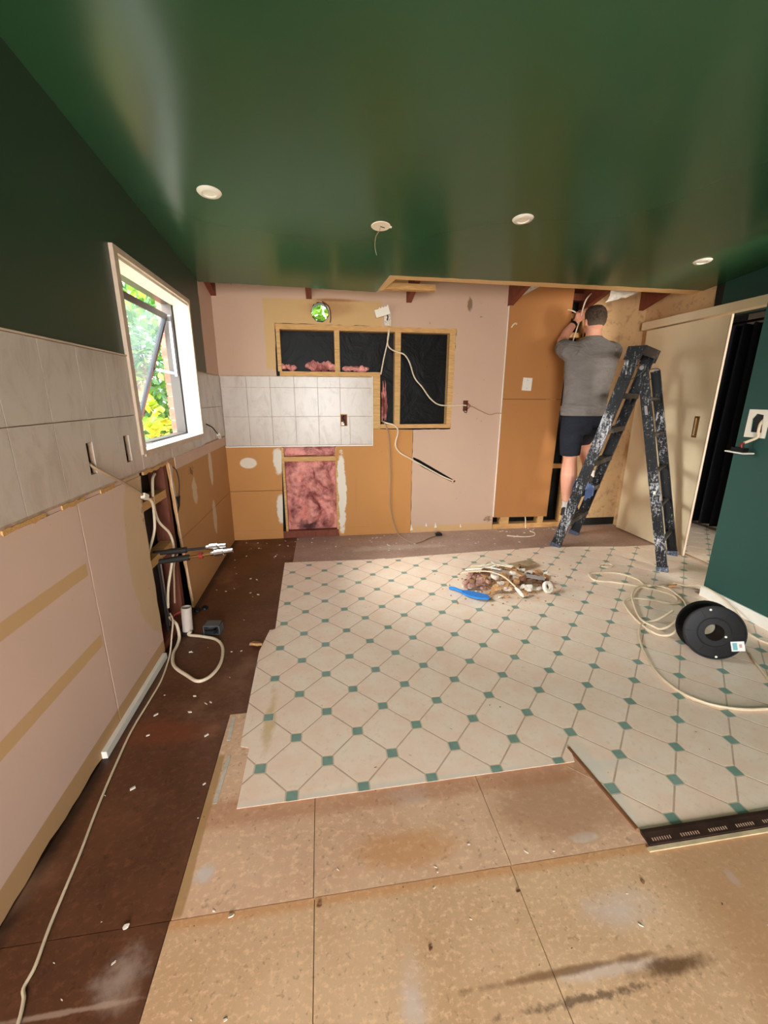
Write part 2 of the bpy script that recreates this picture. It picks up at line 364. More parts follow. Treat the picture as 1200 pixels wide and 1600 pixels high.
# ladder: black rails spattered with dried white paint
def ladder_mat(name, lo, hi, col=(24, 24, 26), splat=(214, 212, 214)):
    m = Mat(name, 0.5, spec=0.3); m.col = lin(col); n = m.math('ADD', m.math('MULTIPLY', m.noise(58, 5, 0.72, w=1.0), 0.55), m.math('MULTIPLY', m.noise(90, 4, 0.7, stretch=(1, 1, 0.08), w=2.0), 0.45)); big = m.noise(3.2, 3, w=5.0)
    m.over(m.ramp(m.math('ADD', n, m.math('MULTIPLY', big, 0.5)), lo, hi), lin(splat), 0.95); return m.done()
M['rail'] = ladder_mat('splattered_black_rail', 0.80, 0.95); M['rail_lite'] = ladder_mat('heavily_splattered_rail', 0.74, 0.93)
M['tread'] = ladder_mat('spattered_tread', 0.76, 0.98, (52, 48, 46), (190, 182, 172)); M['foot'] = ladder_mat('blue_grey_foot', 0.7, 0.95, (58, 64, 80), (160, 164, 174))

# ------------------------------------------------------------------ constants of the place
YB = 4.038           # back wall face
CZ = lambda y: 2.171 + (YB - y) * 0.08795      # underside of the raking ceiling
XN, XD = 3.53, 4.08  # near green wall, sliding door wall
GROUND = -0.35
Ec = []              # shared caches

# ================================================================== STRUCTURE
# ---- floor: slab with the loose sheets that cover it
fl = MB().box(-0.10, 6.6, -2.4, 4.15, -0.10, -0.012).build('floor', M['darkfloor']); tag(fl, 'stripped kitchen floor of bare particleboard and stained hardboard', 'floor', kind='structure')
def sheet(pts, mat, z0=-0.012, z1=0.0, name='floor_board'):
    return MB().panel([pts], 'z', z1, z0 - z1).build(name, mat, fl)
g = 0.0022
sheet([(0, -2.4), (0.405, -2.4), (0.438, 0.86-g), (0, 0.86-g)], M['darkfloor'])
sheet([(0, 0.86), (0.44, 0.86), (0.44, 1.62), (0, 1.62)], M['darkfloor']); sheet([(0, 1.62+g), (0.60, 1.62+g), (0.60, YB), (0, YB)], M['darkfloor'])
sheet([(0.405+g, -2.4), (0.823, -2.4), (0.823, 0.86-g), (0.438+g, 0.86-g)], M['particle'])
sheet([(0.823+g, -2.4), (1.40, -2.4), (1.405, 0.86-g), (0.823+g, 0.86-g)], M['particle']); sheet([(1.40+g, -2.4), (6.6, -2.4), (6.6, 0.86-g), (1.405+g, 0.86-g)], M['particle'])
sheet([(0.44+g, 0.86), (0.82, 0.86), (0.82, 3.30), (0.60+g, 3.30), (0.60+g, 1.62), (0.44+g, 1.62)], M['hard']); sheet([(0.82+g, 0.86), (1.41, 0.86), (1.41, 3.30), (0.82+g, 3.30)], M['hard'])
sheet([(1.41+g, 0.86), (6.6, 0.86), (6.6, 3.30), (1.41+g, 3.30)], M['hard'])
sheet([(0.60+g, 3.30+g), (2.3, 3.30+g), (2.3, YB), (0.60+g, YB)], M['farfloor']); sheet([(2.3+g, 3.30+g), (6.6, 3.30+g), (6.6, YB), (2.3+g, YB)], M['farfloor'])

# ---- printed, embossed vinyl sheet
def clip(poly, cell):           # Sutherland-Hodgman: poly clipped by the convex cell (ccw)
    out = poly
    for i in range(len(cell)):
        a, b = cell[i], cell[(i+1) % len(cell)]; src, out = out, []
        side = lambda q: (b[0]-a[0])*(q[1]-a[1])-(b[1]-a[1])*(q[0]-a[0])
        for j in range(len(src)):
            p_, q = src[j-1], src[j]; sp, sq = side(p_), side(q)
            if (sp >= 0) != (sq >= 0):
                t = sp/(sp-sq); out.append((p_[0]+(q[0]-p_[0])*t, p_[1]+(q[1]-p_[1])*t))
            if sq >= 0: out.append(q)
        if not out: return []
    return out
def area(p_): return abs(sum(p_[i-1][0]*p_[i][1]-p_[i][0]*p_[i-1][1] for i in range(len(p_))))/2
HX, HY, X0, Y0 = 0.1265, 0.1319, 0.741, 1.177
def vinyl_sheet(name, outline, zt, label, skip=0.0):
    e = MB().panel([outline], 'z', zt-0.0006, -0.003).build(name, M['vinyl_grout']); tag(e, label, 'vinyl flooring')
    cache = {}
    xs = [q[0] for q in outline]; ys = [q[1] for q in outline]
    i0, i1 = int((min(xs)-X0)/HX)-2, int((max(xs)-X0)/HX)+2; j0, j1 = int((min(ys)-Y0)/HY)-2, int((max(ys)-Y0)/HY)+2
    gx = 0.0032; sd = 0.0195; bd = 0.0045; kx = (1-gx/HX*1.4)
    ct = sd+bd+0.0005
    yc = HY*kx*(1-(HX-ct)/(HX*kx)); xc = HX*kx*(1-(HY-ct)/(HY*kx))
    octo = [(HX-ct, -yc), (HX-ct, yc), (xc, HY-ct), (-xc, HY-ct), (-(HX-ct), yc), (-(HX-ct), -yc), (-xc, -(HY-ct)), (xc, -(HY-ct))]
    sq = lambda s_: [(-s_, -s_), (s_, -s_), (s_, s_), (-s_, s_)]
    def piece(nm, shape, cx, cyy, mat, z0, z1):
        cell = [(a+cx, b+cyy) for a, b in shape]; p_ = clip(outline, cell)
        if len(p_) < 3 or area(p_) < 2e-5: return
        full = abs(area(p_)-area(cell)) < 1e-7
        if full and nm in cache:
            o = cache[nm].copy(); COL.objects.link(o); o.location = Vector((cx, cyy, (z0+z1)/2))-wloc(e); return
        o = MB().panel([cell if full else p_], 'z', z1, z0-z1).build(nm, mat, e)
        if full: cache[nm] = o
    for i in range(i0, i1+1):
        for j in range(j0, j1+1):
            cx, cyy = X0+i*HX, Y0+j*HY
            if (i+j) % 2: piece('octagon_tile', octo, cx, cyy, M['vinyl'], zt-0.0012, zt)
            else:
                piece('inset_border', sq(sd+bd), cx, cyy, M['vinyl_border'], zt-0.0012, zt-0.0003); piece('green_inset', sq(sd), cx, cyy, M['vinyl_dot'], zt-0.0012, zt)
    return e
VZ = 0.006
out = [(0.557, 1.158), (1.812, 1.171), (1.833, 1.232), (1.868, 0.888), (3.525, 0.892), (3.525, 2.40), (4.06, 2.40), (4.06, 3.335), (3.68, 3.338), (2.99, 3.428), (2.34, 3.40), (1.62, 3.355), (1.40, 3.338), (1.385, 3.352),
       (1.30, 3.34), (0.536, 3.372), (0.567, 2.305), (0.535, 2.30), (0.503, 2.085), (0.518, 1.50), (0.522, 1.428), (0.558, 1.415)]
vinyl_sheet('vinyl_sheet', out, VZ, 'cream and green octagon patterned vinyl, cut short across the kitchen floor')
vinyl_sheet('vinyl_sheet', [(4.11, 1.7), (5.35, 1.7), (5.35, 4.0), (4.11, 4.0)], VZ, 'octagon patterned vinyl strip beyond the sliding door opening')
tag(MB().panel([[(q[0]*0.999+0.002, q[1]*0.999+0.003) for q in out]], 'z', VZ-0.0038, -(VZ-0.0042)).build('underlay_sheet', M['hard']), 'thin brown underlay beneath the kitchen vinyl', 'underlay')
# threshold strip on the cut front edge
th = empty('threshold_strip', (2.6, 0.86, 0), 'dark slotted metal threshold strip along the front vinyl edge', 'threshold strip')
MB().panel([[(0.845, 0.0015), (0.849, 0.0075), (0.882, 0.0135), (0.892, 0.0135), (0.892, 0.008), (0.885, 0.0015)]], 'x', 1.865, 1.66).build('strip_profile', plain('dark_brown_metal', (62, 42, 34), 0.45, 0.3, 0.3), th)
MB().box(1.852, 3.525, 0.832, 0.8445, 0.0005, 0.006).build('pale_edge_trim', plain('cream_edge_trim', (206, 184, 146), 0.6, var=0.15), th)
mbs = MB()
for k in range(16):
    for i in range(8):
        x = 1.885+k*0.102+i*0.0088; mbs.obox((x, 0.8605, 0.0098), (0.0016, 0, 0), (0, 0.0042, 0.0011), (0, 0, 0.0005))
mbs.build('slot_row', plain('slot_dust', (170, 140, 118), 0.8), th, kind='stuff')
tag(MB().bar((1.826, 1.235, 0.006), (1.862, 0.90, 0.006), 0.011, 0.007).build('edge_batten', wood('brown_edge', (128, 84, 52))), 'narrow brown splintered batten along the vinyl cut edge', 'batten')

# ---- left wall
wl = MB().panel([[(-2.4, -0.1), (4.16, -0.1), (4.16, 2.4), (2.5, 2.85), (-2.4, 3.3)], [(2.23, 1.10), (3.31, 1.10), (3.31, 1.975), (2.23, 1.975)]], 'x', -0.10, -0.02).build('wall_left', M['black'])
tag(wl, 'left wall with green paint above, tiles and stripped plasterboard below', 'wall', kind='structure')
def lp(name, loops, mat, at=0.0, th_=-0.012, parent=wl, smooth=False): return MB().panel(loops, 'x', at, th_).build(name, mat, parent)
slots = [[(1.725, 1.069), (1.771, 1.069), (1.771, 1.19), (1.725, 1.19)], [(2.036, 1.070), (2.091, 1.070), (2.091, 1.19), (2.036, 1.19)], [(3.424, 1.125), (3.444, 1.125), (3.444, 1.192), (3.424, 1.192)]]
lp('green_lining', [[(-2.4, 1.545), (2.203, 1.545), (2.203, 2.0), (3.32, 2.0), (3.32, 1.545), (3.634, 1.545)] + ragged((3.634, 1.545), (3.63, 2.55), 14, 0.006, 3)[1:] + [(-2.4, 2.9)]], M['wall_green'])
lp('bare_lining', [[(3.636, 1.545), (YB, 1.545), (YB, 2.55), (3.632, 2.55)]], M['pink_left'], -0.001)
lp('tile_backing', [[(-2.4, 1.0), (YB, 1.0), (YB, 1.545), (3.32, 1.545), (3.32, 1.09), (2.203, 1.09), (2.203, 1.545), (-2.4, 1.545)]] + slots, M['grout'])
def tiles_left(y0, y1, z0, z1):
    gp = 0.0018; a, b, c_, d_ = y0+gp, y1-gp, z0+gp, z1-gp; hs = []
    outl = [(a, c_), (b, c_), (b, d_), (a, d_)]
    for s_ in slots:
        sa, sb, sc, sd_ = s_[0][0], s_[1][0], s_[0][1], s_[2][1]
        if sa < b and sb > a and sc < d_ and sd_ > c_:
            if sb >= b-0.003: outl = [(a, c_), (b, c_), (b, sc), (sa, sc), (sa, sd_), (b, sd_), (b, d_), (a, d_)]
            else: hs.append(s_)
    o = lp('wall_tile', [outl]+hs, M['tile'], 0.006, -0.0055)
ye = [2.197, 1.985, 1.771, 1.555, 1.341, 1.127, 0.913, 0.70, 0.486]
for a, b in zip(ye[1:], ye[:-1]):
    tiles_left(a, b, 1.275, 1.54); tiles_left(a, b, 1.010, 1.275)
lp('wall_tile', [[(-2.38, 1.012), (0.484, 1.012), (0.484, 1.538), (-2.38, 1.538)]], M['tile'], 0.006, -0.0055)
for a, b in ((3.345, 3.53), (3.53, 3.74), (3.74, 3.95), (3.95, 4.03)): tiles_left(a, b, 1.28, 1.54); tiles_left(a, b, 1.02, 1.28)
for a, b in ((2.205, 2.41), (2.41, 2.62), (2.62, 2.83), (2.83, 3.04), (3.04, 3.25), (3.25, 3.345)): lp('wall_tile', [ragged((a+.002, 1.012), (b-.002, 1.012), 6, 0.006, int(a*100)) + [(b-.002, 1.083), (a+.002, 1.083)]], M['tile'], 0.006, -0.0055)
lp('tile_top_bead', [[(-2.4, 1.5405), (2.203, 1.5405), (2.203, 1.547), (-2.4, 1.547)]], M['casing'], 0.009, -0.008)
for k_, (ya, yb_) in enumerate(((1.24, 1.43), (1.52, 1.66), (1.78, 1.90), (2.20, 2.52))): lp('broken_batten', [ragged((ya, 0.982), (yb_, 0.985), 10, 0.004, 5+k_) + ragged((yb_, 1.0), (ya, 0.998), 10, 0.004, 16+k_)], M['pine_h'], 0.002, -0.01)
lp('upper_edge', [[(-2.4, 0.986), (2.16, 0.986), (2.16, 1.0), (-2.4, 1.0)]], M['pink_left'], -0.003, -0.009)
lp('lower_lining', [ragged((-0.4, 0.012), (1.603, 0.010), 50, 0.006, 61) + ragged((1.603, 0.01), (1.606, 0.985), 14, 0.002, 7)[1:] + [(-0.4, 0.985)]], M['pink_left'])
lp('lower_lining', [[(-2.4, 0.0), (-0.402, 0.0), (-0.402, 0.985)] + [(-2.4, 0.985)]], M['pink_left'])
lp('lower_lining', [ragged((1.613, 0.985), (1.612, 0.0), 14, 0.002, 8) + ragged((2.135, 0.0), (2.135, 0.80), 10, 0.004, 9) + [(2.165, 0.985)]], M['pink_left'])
lp('joint_strip', [[(1.59, 0.0), (1.63, 0.0), (1.63, 0.985), (1.59, 0.985)]], M['rimu_v'], -0.006, -0.02)
lp('tan_lining', [[(2.668, 0.0), (YB, 0.0), (YB, 0.485), (2.60, 0.505)] + ragged((2.60, 0.505), (2.668, 0), 12, 0.006, 10)[1:-1]], M['tan_left'])
lp('tan_lining', [[(2.601, 0.508), (YB, 0.488), (YB, 1.0), (2.545, 1.0)] + ragged((2.545, 1.0), (2.601, 0.508), 12, 0.007, 11)[1:-1]], M['tan_left'])
lp('tan_rail', [[(2.66, 0.935), (YB, 0.935), (YB, 1.008), (2.66, 1.008)]], M['pink_left'], 0.003, -0.003)
# framing seen inside the cavity and behind the slots
for y0, y1, mat in ((2.50, 2.545, 'rimu_v'), (2.10, 2.145, 'rimu_v'), (1.755, 1.80, 'rimu_v'), (2.07, 2.095, 'rimu_v'), (3.40, 3.428, 'rimu_v')): MB().box(-0.098, -0.013 if y0 in (2.50, 2.10) else -0.055, y0, y1, 0.0, 1.5 if y0 < 2.2 and y0 != 2.10 else 1.08).build('stud', M[mat], wl)
for z in (0.80, 0.49): MB().box(-0.085, -0.015, 2.147, 2.498, z, z+0.045).build('nog', M['pine_h'], wl)
MB().box(-0.10, -0.013, 2.147, 2.498, 0.0, 0.04).build('bottom_plate', M['rimu'], wl)
lp('torn_plaster_edge', [[(2.556, 0.99), (2.60, 0.96), (2.585, 0.90), (2.60, 0.80), (2.585, 0.70), (2.592, 0.52), (2.612, 0.40), (2.65, 0.20), (2.665, 0.05)] + ragged((2.655, 0.05), (2.549, 0.99), 14, 0.009, 12)], plain('torn_plaster', (216, 186, 160), 0.95, var=0.12), 0.004, -0.006)
# small white quad moulding at the foot of the wall
tag(MB().box(0.0, 0.02, 1.446, 2.10, 0.001, 0.032).build('trim_1', M['white_paint']), 'short white quad moulding left at the foot of the left wall', 'trim', kind='structure')

# ---- window in the left wall
wn = empty('window_1', (0, 2.77, 1.09), 'open awning window with white reveal and bronze aluminium frame', 'window', kind='structure')
def ring(y0, y1, z0, z1, t, x0, x1, name, mat):
    mb = MB(); mb.box(x0, x1, y0, y0+t, z0, z1); mb.box(x0, x1, y1-t, y1, z0, z1); mb.box(x0, x1, y0+t, y1-t, z0, z0+t); mb.box(x0, x1, y0+t, y1-t, z1-t, z1)
    return mb.build(name, mat, wn)
for nm, b in (('casing_side', (0.0, 0.018, 2.197, 2.237, 1.085, 2.005)), ('casing_side', (0.0, 0.010, 3.308, 3.335, 1.085, 2.005)), ('casing_head', (0.0, 0.018, 2.237, 3.308, 1.978, 2.005)), ('casing_sill', (0.0, 0.014, 2.237, 3.308, 1.07, 1.10))): MB().box(*b).build(nm, M['casing'], wn)
for b in ((-0.10, -0.0005, 2.225, 2.237, 1.10, 1.978), (-0.10, -0.0005, 3.308, 3.322, 1.10, 1.978), (-0.10, -0.0005, 2.237, 3.308, 1.966, 1.978), (-0.10, -0.0005, 2.237, 3.308, 1.088, 1.10)): MB().box(*b).build('reveal', M['white_paint'], wn)
ring(2.225, 3.32, 1.09, 1.985, 0.016, -0.103, -0.098, 'rubber_seal', M['alu_dark'])
for b in ((-0.165, -0.103, 2.232, 2.262, 1.095, 1.982), (-0.165, -0.103, 3.285, 3.315, 1.095, 1.982), (-0.165, -0.103, 2.262, 3.285, 1.095, 1.110), (-0.165, -0.103, 2.262, 3.285, 1.970, 1.982)): MB().box(*b).build('aluminium_frame', M['alu'], wn)
sa = empty('open_sash', (0, 0, 0)); sa.parent = wn; sa.location = Vector((-0.13, 2.77, 1.92))-Vector(wn.location)
a = Vector((-0.135, 0, 1.885)); b_ = Vector((-0.435, 0, 1.085)); dn = (b_-a).normalized(); nrm = Vector((dn.z, 0, -dn.x))
YL, YR = 2.275, 3.235
def sbar(p0, p1, w, t, nm='sash_rail'): MB().bar(p0, p1, w, t, nrm).build(nm, M['alu'], sa)
yv = lambda y, q: Vector((q.x, y, q.z))
sbar(yv(YL, a), yv(YR, a), 0.036, 0.026); sbar(yv(YL, b_), yv(YR, b_), 0.045, 0.026)
for yy in (YL, YR): MB().bar(yv(yy, a), yv(yy, b_), 0.028, 0.026, nrm).build('sash_stile', M['alu_dark'], sa)
def glass_mat():
    m = Mat('hazy_window_glass', 0.05); nt = m.t; out_ = m.N['Material Output']
    tr = m.N.new('ShaderNodeBsdfTransparent'); tr.inputs[0].default_value = (0.93, 0.97, 0.98, 1)
    gl = m.N.new('ShaderNodeBsdfGlossy'); gl.inputs['Roughness'].default_value = 0.03; gl.inputs[0].default_value = (0.9, 0.95, 1, 1)
    df = m.N.new('ShaderNodeBsdfTranslucent'); df.inputs[0].default_value = (0.80, 0.9, 1.0, 1)
    m1 = m.N.new('ShaderNodeMixShader'); m1.inputs[0].default_value = 0.015; nt.links.new(tr.outputs[0], m1.inputs[1]); nt.links.new(df.outputs[0], m1.inputs[2])
    fr = m.N.new('ShaderNodeFresnel'); fr.inputs[0].default_value = 1.22
    m2 = m.N.new('ShaderNodeMixShader'); m2.inputs[0].default_value = 0.07; nt.links.new(m1.outputs[0], m2.inputs[1]); nt.links.new(gl.outputs[0], m2.inputs[2]); nt.links.new(m2.outputs[0], out_.inputs[0]); return m.m
M['glass'] = glass_mat()
MB().obox((yv((YL+YR)/2, (a+b_)/2)), (b_-a)*0.48, (0, (YR-YL)/2-0.012, 0), nrm*0.002).build('pane', M['glass'], sa)
MB().bar((-0.118, 3.272, 1.90), (-0.118, 3.272, 1.50), 0.018, 0.006, (0, 1, 0)).build('stay_channel', M['stay'], wn)
MB().bar((-0.125, 3.262, 1.52), yv(3.255, a.lerp(b_, 0.42)), 0.016, 0.005, (0, 1, 0)).build('stay_arm', M['stay'], wn)
MB().bar((-0.12, 3.262, 1.875), yv(3.25, a.lerp(b_, 0.02)), 0.03, 0.006, (0, 1, 0)).build('stay_arm', M['stay'], wn)
mbl = MB(); mbl.box(-0.085, -0.055, 2.40, 2.432, 1.10, 1.113); mbl.bar((-0.07, 2.416, 1.112), (-0.06, 2.52, 1.108), 0.014, 0.008); mbl.build('window_catch', M['stay'], wn)

# ---- back wall
wb = MB().panel([[(-0.12, -0.1), (6.6, -0.1), (6.6, 2.55), (-0.12, 2.55)], [(0.908+0.075*math.cos(t*math.pi/12), 2.088+0.075*math.sin(t*math.pi/12)) for t in range(24)]], 'y', 4.135, 0.02).build('wall_back', M['paper'])
tag(wb, 'stripped back wall with open framing, tiles and pink board', 'wall', kind='structure')
def bp(name, loops, mat, at=YB, th_=0.012, parent=wb): return MB().panel(loops, 'y', at, th_).build(name, mat, parent)
hole = [(0.908+0.078*math.cos(t*math.pi/12)*(1+0.05*math.sin(t*2.3)), 2.085+0.082*math.sin(t*math.pi/12)*(1+0.05*math.sin(t*3.7))) for t in range(24)]
cutslot = [(1.775, 0.79), (1.837, 0.763), (2.143, 0.585), (2.226, 0.537), (2.205, 0.518), (2.10, 0.568), (1.872, 0.687), (1.78, 0.755)]
sbox = [(2.262, 1.235), (2.312, 1.235), (2.312, 1.335), (2.262, 1.335)]
bp('pink_lining', [[(0.0, 1.545)] + ragged((0.50, 1.545), (0.512, 1.988), 8, 0.003, 20) + ragged((0.512, 1.988), (2.162, 1.978), 44, 0.004, 21)[1:] + ragged((2.162, 1.978), (2.145, 1.062), 24, 0.005, 22)[1:] + ragged((2.145, 1.062), (1.768, 1.055), 12, 0.003, 23)[1:] + ragged((1.768, 1.055), (1.764, 0.0), 20, 0.004, 24)[1:] + [(2.655, 0.0), (2.655, 2.5), (0.0, 2.5)], hole, cutslot, sbox], M['pink_back'])
bp('tan_lining', [[(0, 0), (0.468, 0), (0.487, 0.488), (0, 0.488)]], M['tan_back']); bp('tan_lining', [[(0, 0.492), (0.487, 0.492), (0.503, 0.92), (0, 0.92)]], M['tan_back'])
bp('tan_lining', [[(1.03, 0.0), (1.762, 0.0), (1.764, 1.058), (1.45, 1.066), (1.37, 1.066), (1.37, 0.92), (1.012, 0.92)] + ragged((1.012, 0.92), (1.03, 0), 22, 0.012, 26)[1:-1]], M['tan_back'])
for b in ((0.0, 0.468, 0.0, 0.09), (1.04, 1.764, 0.0, 0.09)): bp('skirting_ghost', [[(b[0], b[2]), (b[1], b[2]), (b[1], b[3]), (b[0], b[3])]], M['tan_back'], YB-0.002, 0.002)
bp('tile_backing', [[(0, 0.915), (1.37, 0.915), (1.37, 1.545), (0.0, 1.545)], [(1.066, 1.10), (1.126, 1.10), (1.126, 1.205), (1.066, 1.205)]], M['grout'], YB, 0.012)
bp('tile_trim', [[(1.367, 0.912), (1.374, 0.912), (1.374, 1.548), (1.367, 1.548)]], M['white_paint'], YB-0.008, 0.008); bp('tile_trim', [[(0, 0.909), (1.374, 0.909), (1.374, 0.919), (0, 0.919)]], M['white_paint'], YB-0.010, 0.010)
ze = [0.922, 1.187, 1.445, 1.541]
for r_ in range(3):
    xe = [0.008, 0.229, 0.437, 0.65, 0.862, 1.067, 1.154, 1.366] if r_ == 0 else [0.008, 0.229, 0.437, 0.65, 0.862, 1.067, 1.366]
    for x0, x1 in zip(xe[:-1], xe[1:]):
        q = [(x0+.0018, ze[r_]+.0018), (x1-.0018, ze[r_]+.0018), (x1-.0018, ze[r_+1]-.0018), (x0+.0018, ze[r_+1]-.0018)]
        if r_ == 0 and x0 == 1.067: q = [q[0], q[1], (1.152, 1.185), (1.126, 1.185), (1.126, 1.10), (1.069, 1.10)]
        if r_ == 1 and x0 == 1.067: q = [(1.126, 1.189), q[1], q[2], q[3], (1.069, 1.205), (1.126, 1.205)]
        bp('wall_tile', [q], M['tile'], YB-0.006, 0.0055)
# timber framing in the opening
def timber(nm, x0, x1, z0, z1, y0=YB+0.004, y1=YB+0.09, mat='pine'): return MB().box(x0, x1, y0, y1, z0, z1).build(nm, M[mat], wb)
timber('top_plate', 0.514, 2.16, 1.938, 1.983, YB+0.001, mat='pine_h')
for x0, x1, z0, z1 in ((0.516, 0.549, 1.586, 1.938), (1.027, 1.073, 1.586, 1.938), (1.583, 1.637, 1.110, 1.938), (2.102, 2.158, 1.110, 1.938), (0.50, 0.522, 0.07, 0.90), (1.005, 1.04, 0.07, 0.90)): timber('stud', x0, x1, z0, z1)
timber('sill_rail', 0.53, 1.444, 1.546, 1.586, YB-0.002, mat='pine_h'); timber('sill_rail', 1.446, 2.145, 1.072, 1.110, YB-0.001, mat='pine_h')
timber('trimmer', 1.376, 1.444, 1.068, 1.546, YB-0.002, YB+0.05)
timber('nog', 0.52, 1.006, 0.768, 0.812, YB+0.001, YB+0.05, 'pine_h'); timber('bottom_plate', 0.47, 1.04, 0.0, 0.07, YB+0.002, mat='rimu')
for x0, x1 in ((2.745, 2.84), (3.17, 3.235)): timber('stud', x0, x1, 0.05, 0.14 if x0 < 3 else 2.3, YB+0.004)
timber('bottom_plate', 2.66, 3.46, 0.0, 0.052, YB-0.002, mat='pine_h')
for z in (0.645, 1.235, 1.93, 2.10): timber('nog', 3.235, 3.44, z, z+0.045, YB+0.012, YB+0.08, 'pine_h')
timber('top_plate', 3.24, 3.46, 2.26, 2.32, YB+0.01, mat='rimu')
timber('stud', 3.425, 3.46, 0.052, 2.26, YB+0.012)
bp('tall_board', [[(2.66, 0.135), (3.262, 0.125), (3.28, 1.345), (2.66, 1.345)]], M['hardboard'], YB-0.014, 0.014); bp('tall_board', [[(2.66, 1.349), (3.28, 1.349), (3.292, 2.42), (2.66, 2.42)]], M['hardboard'], YB-0.014, 0.014)
bp('board_edge_trim', [[(2.653, 0.14), (2.659, 0.14), (2.659, 2.2), (2.653, 2.2)]], M['white_paint'], YB-0.012, 0.012)
bp('mottled_lining', [[(3.455, 0.085), (XD, 0.085), (XD, 2.5), (3.50, 2.5)] + ragged((3.50, 2.5), (3.455, 0.085), 16, 0.008, 31)[1:-1]], M['mottled'], YB-0.002, 0.012)
bp('dark_gap_strip', [[(3.46, 0.0), (XD, 0.0), (XD, 0.083), (3.46, 0.083)]], M['black'], YB+0.004, 0.01)
# torn paper flakes along the bottom of the board
for k, (x, z, s_) in enumerate(((1.775, 0.06, 0.035), (1.93, 0.085, 0.02), (2.03, 0.075, 0.03), (2.30, 0.06, 0.02))): bp('torn_paper_flake', [[(x-s_*0.5, z-s_), (x+s_*0.4, z-s_*0.8), (x+s_*0.1, z), (x-s_*0.2, z+s_)]], M['white_paint'], YB-0.010-0.002*k, 0.003)
# bent edge of the vent cut-out
mv = MB()
mv.tube(catmull([(0.93, YB-0.004, 2.17), (0.985, YB-0.008, 2.13), (1.0, YB-0.006, 2.06), (0.995, YB-0.004, 2.00)], 5), [0.006]*15+[0.004], 6); mv.build('vent_rim', M['rimu_v'], wb)
bp('torn_vent_edge', [[(0.965, 2.14), (0.985, 2.10), (0.99, 2.05), (0.985, 2.01), (1.002, 2.0), (1.008, 2.06), (0.995, 2.12), (0.975, 2.155)]], plain('torn_white_edge', (206, 190, 168), 0.9, var=0.2), YB-0.004, 0.006)
MB().lathe([(0.077, -0.0), (0.077, 0.10), (0.074, 0.10), (0.074, 0.0), (0.077, 0.0)], (0.908, YB+0.01, 2.087), (0, 1, 0), 28).build('vent_duct', M['alu_dark'], wb, smooth=True)

# ---- right side: near green wall, sliding door wall, room beyond
wr = MB().panel([[(-2.4, -0.1), (2.345, -0.1), (2.345, 3.0), (-2.4, 3.0)], [(2.195, 1.16), (2.265, 1.16), (2.272, 1.24), (2.25, 1.272), (2.205, 1.265)]], 'x', XN, 0.10).build('wall_right', M['right_green'])
tag(wr, 'dark green painted wall end with an opened socket hole', 'wall', kind='structure')
MB().box(XN+0.012, XN+0.02, 2.17, 2.30, 1.13, 1.30).build('socket_back', M['dark_pipe'], wr)
tag(MB().panel([[(XN-0.014, 0.0), (XN, 0.0), (XN, 0.078), (XN-0.010, 0.078), (XN-0.014, 0.070)]], 'y', -2.4, 4.752).build('baseboard_right', M['white_paint']), 'white painted skirting along the green wall beside the cable reel', 'skirting', kind='structure')
wd = MB().panel([[(1.5, -0.1), (2.18, -0.1), (2.18, 1.985), (3.22, 1.985), (3.22, -0.1), (YB+0.1, -0.1), (YB+0.1, 2.55), (1.5, 2.55)]], 'x', XD+0.013, 0.075).build('wall_passage', M['black'])
tag(wd, 'wall behind the cream sliding door, green above the door track', 'wall', kind='structure')
MB().panel([[(1.5, 0.0), (2.18, 0.0), (2.18, 1.985), (3.21, 1.985), (3.21, 2.5), (1.5, 2.5)]], 'x', XD, 0.012).build('green_lining', M['right_green'], wd)
MB().panel([[(3.22, 0.0), (YB, 0.0), (YB, 2.5)] + ragged((3.302, 2.5), (3.285, 1.99), 10, 0.006, 41) + [(3.22, 1.985)]], 'x', XD, 0.012).build('mottled_lining', M['mottled'], wd)
dr = empty('door_1', (XD-0.045, 3.48, 0.008), 'cream sliding door pushed back along the wall', 'door', kind='structure')
mbd = MB().panel([[(3.045, 0.010), (3.905, 0.010), (3.905, 1.985), (3.045, 1.985)], [(3.143, 1.055), (3.178, 1.055), (3.178, 1.20), (3.143, 1.20)]], 'x', XD-0.062, 0.020); mbd.build('door_leaf', M['cream'], dr)
MB().box(XD-0.0615, XD-0.0425, 3.036, 3.045, 0.010, 1.985).build('lipping', M['casing'], dr)
mbh = MB(); mbh.box(XD-0.064, XD-0.06, 3.136, 3.185, 1.20, 1.216); mbh.box(XD-0.064, XD-0.06, 3.136, 3.185, 1.039, 1.055); mbh.box(XD-0.064, XD-0.06, 3.136, 3.143, 1.055, 1.20); mbh.box(XD-0.064, XD-0.06, 3.178, 3.185, 1.055, 1.20); mbh.box(XD-0.045, XD-0.04, 3.143, 3.178, 1.055, 1.20)
mbh.build('flush_pull', M['brass'], dr)
tag(MB().box(XD-0.085, XD-0.0005, 2.0, 3.955, 1.995, 2.062).build('trim_2', M['cream']), 'cream painted door track cover above the sliding door', 'trim', kind='structure')
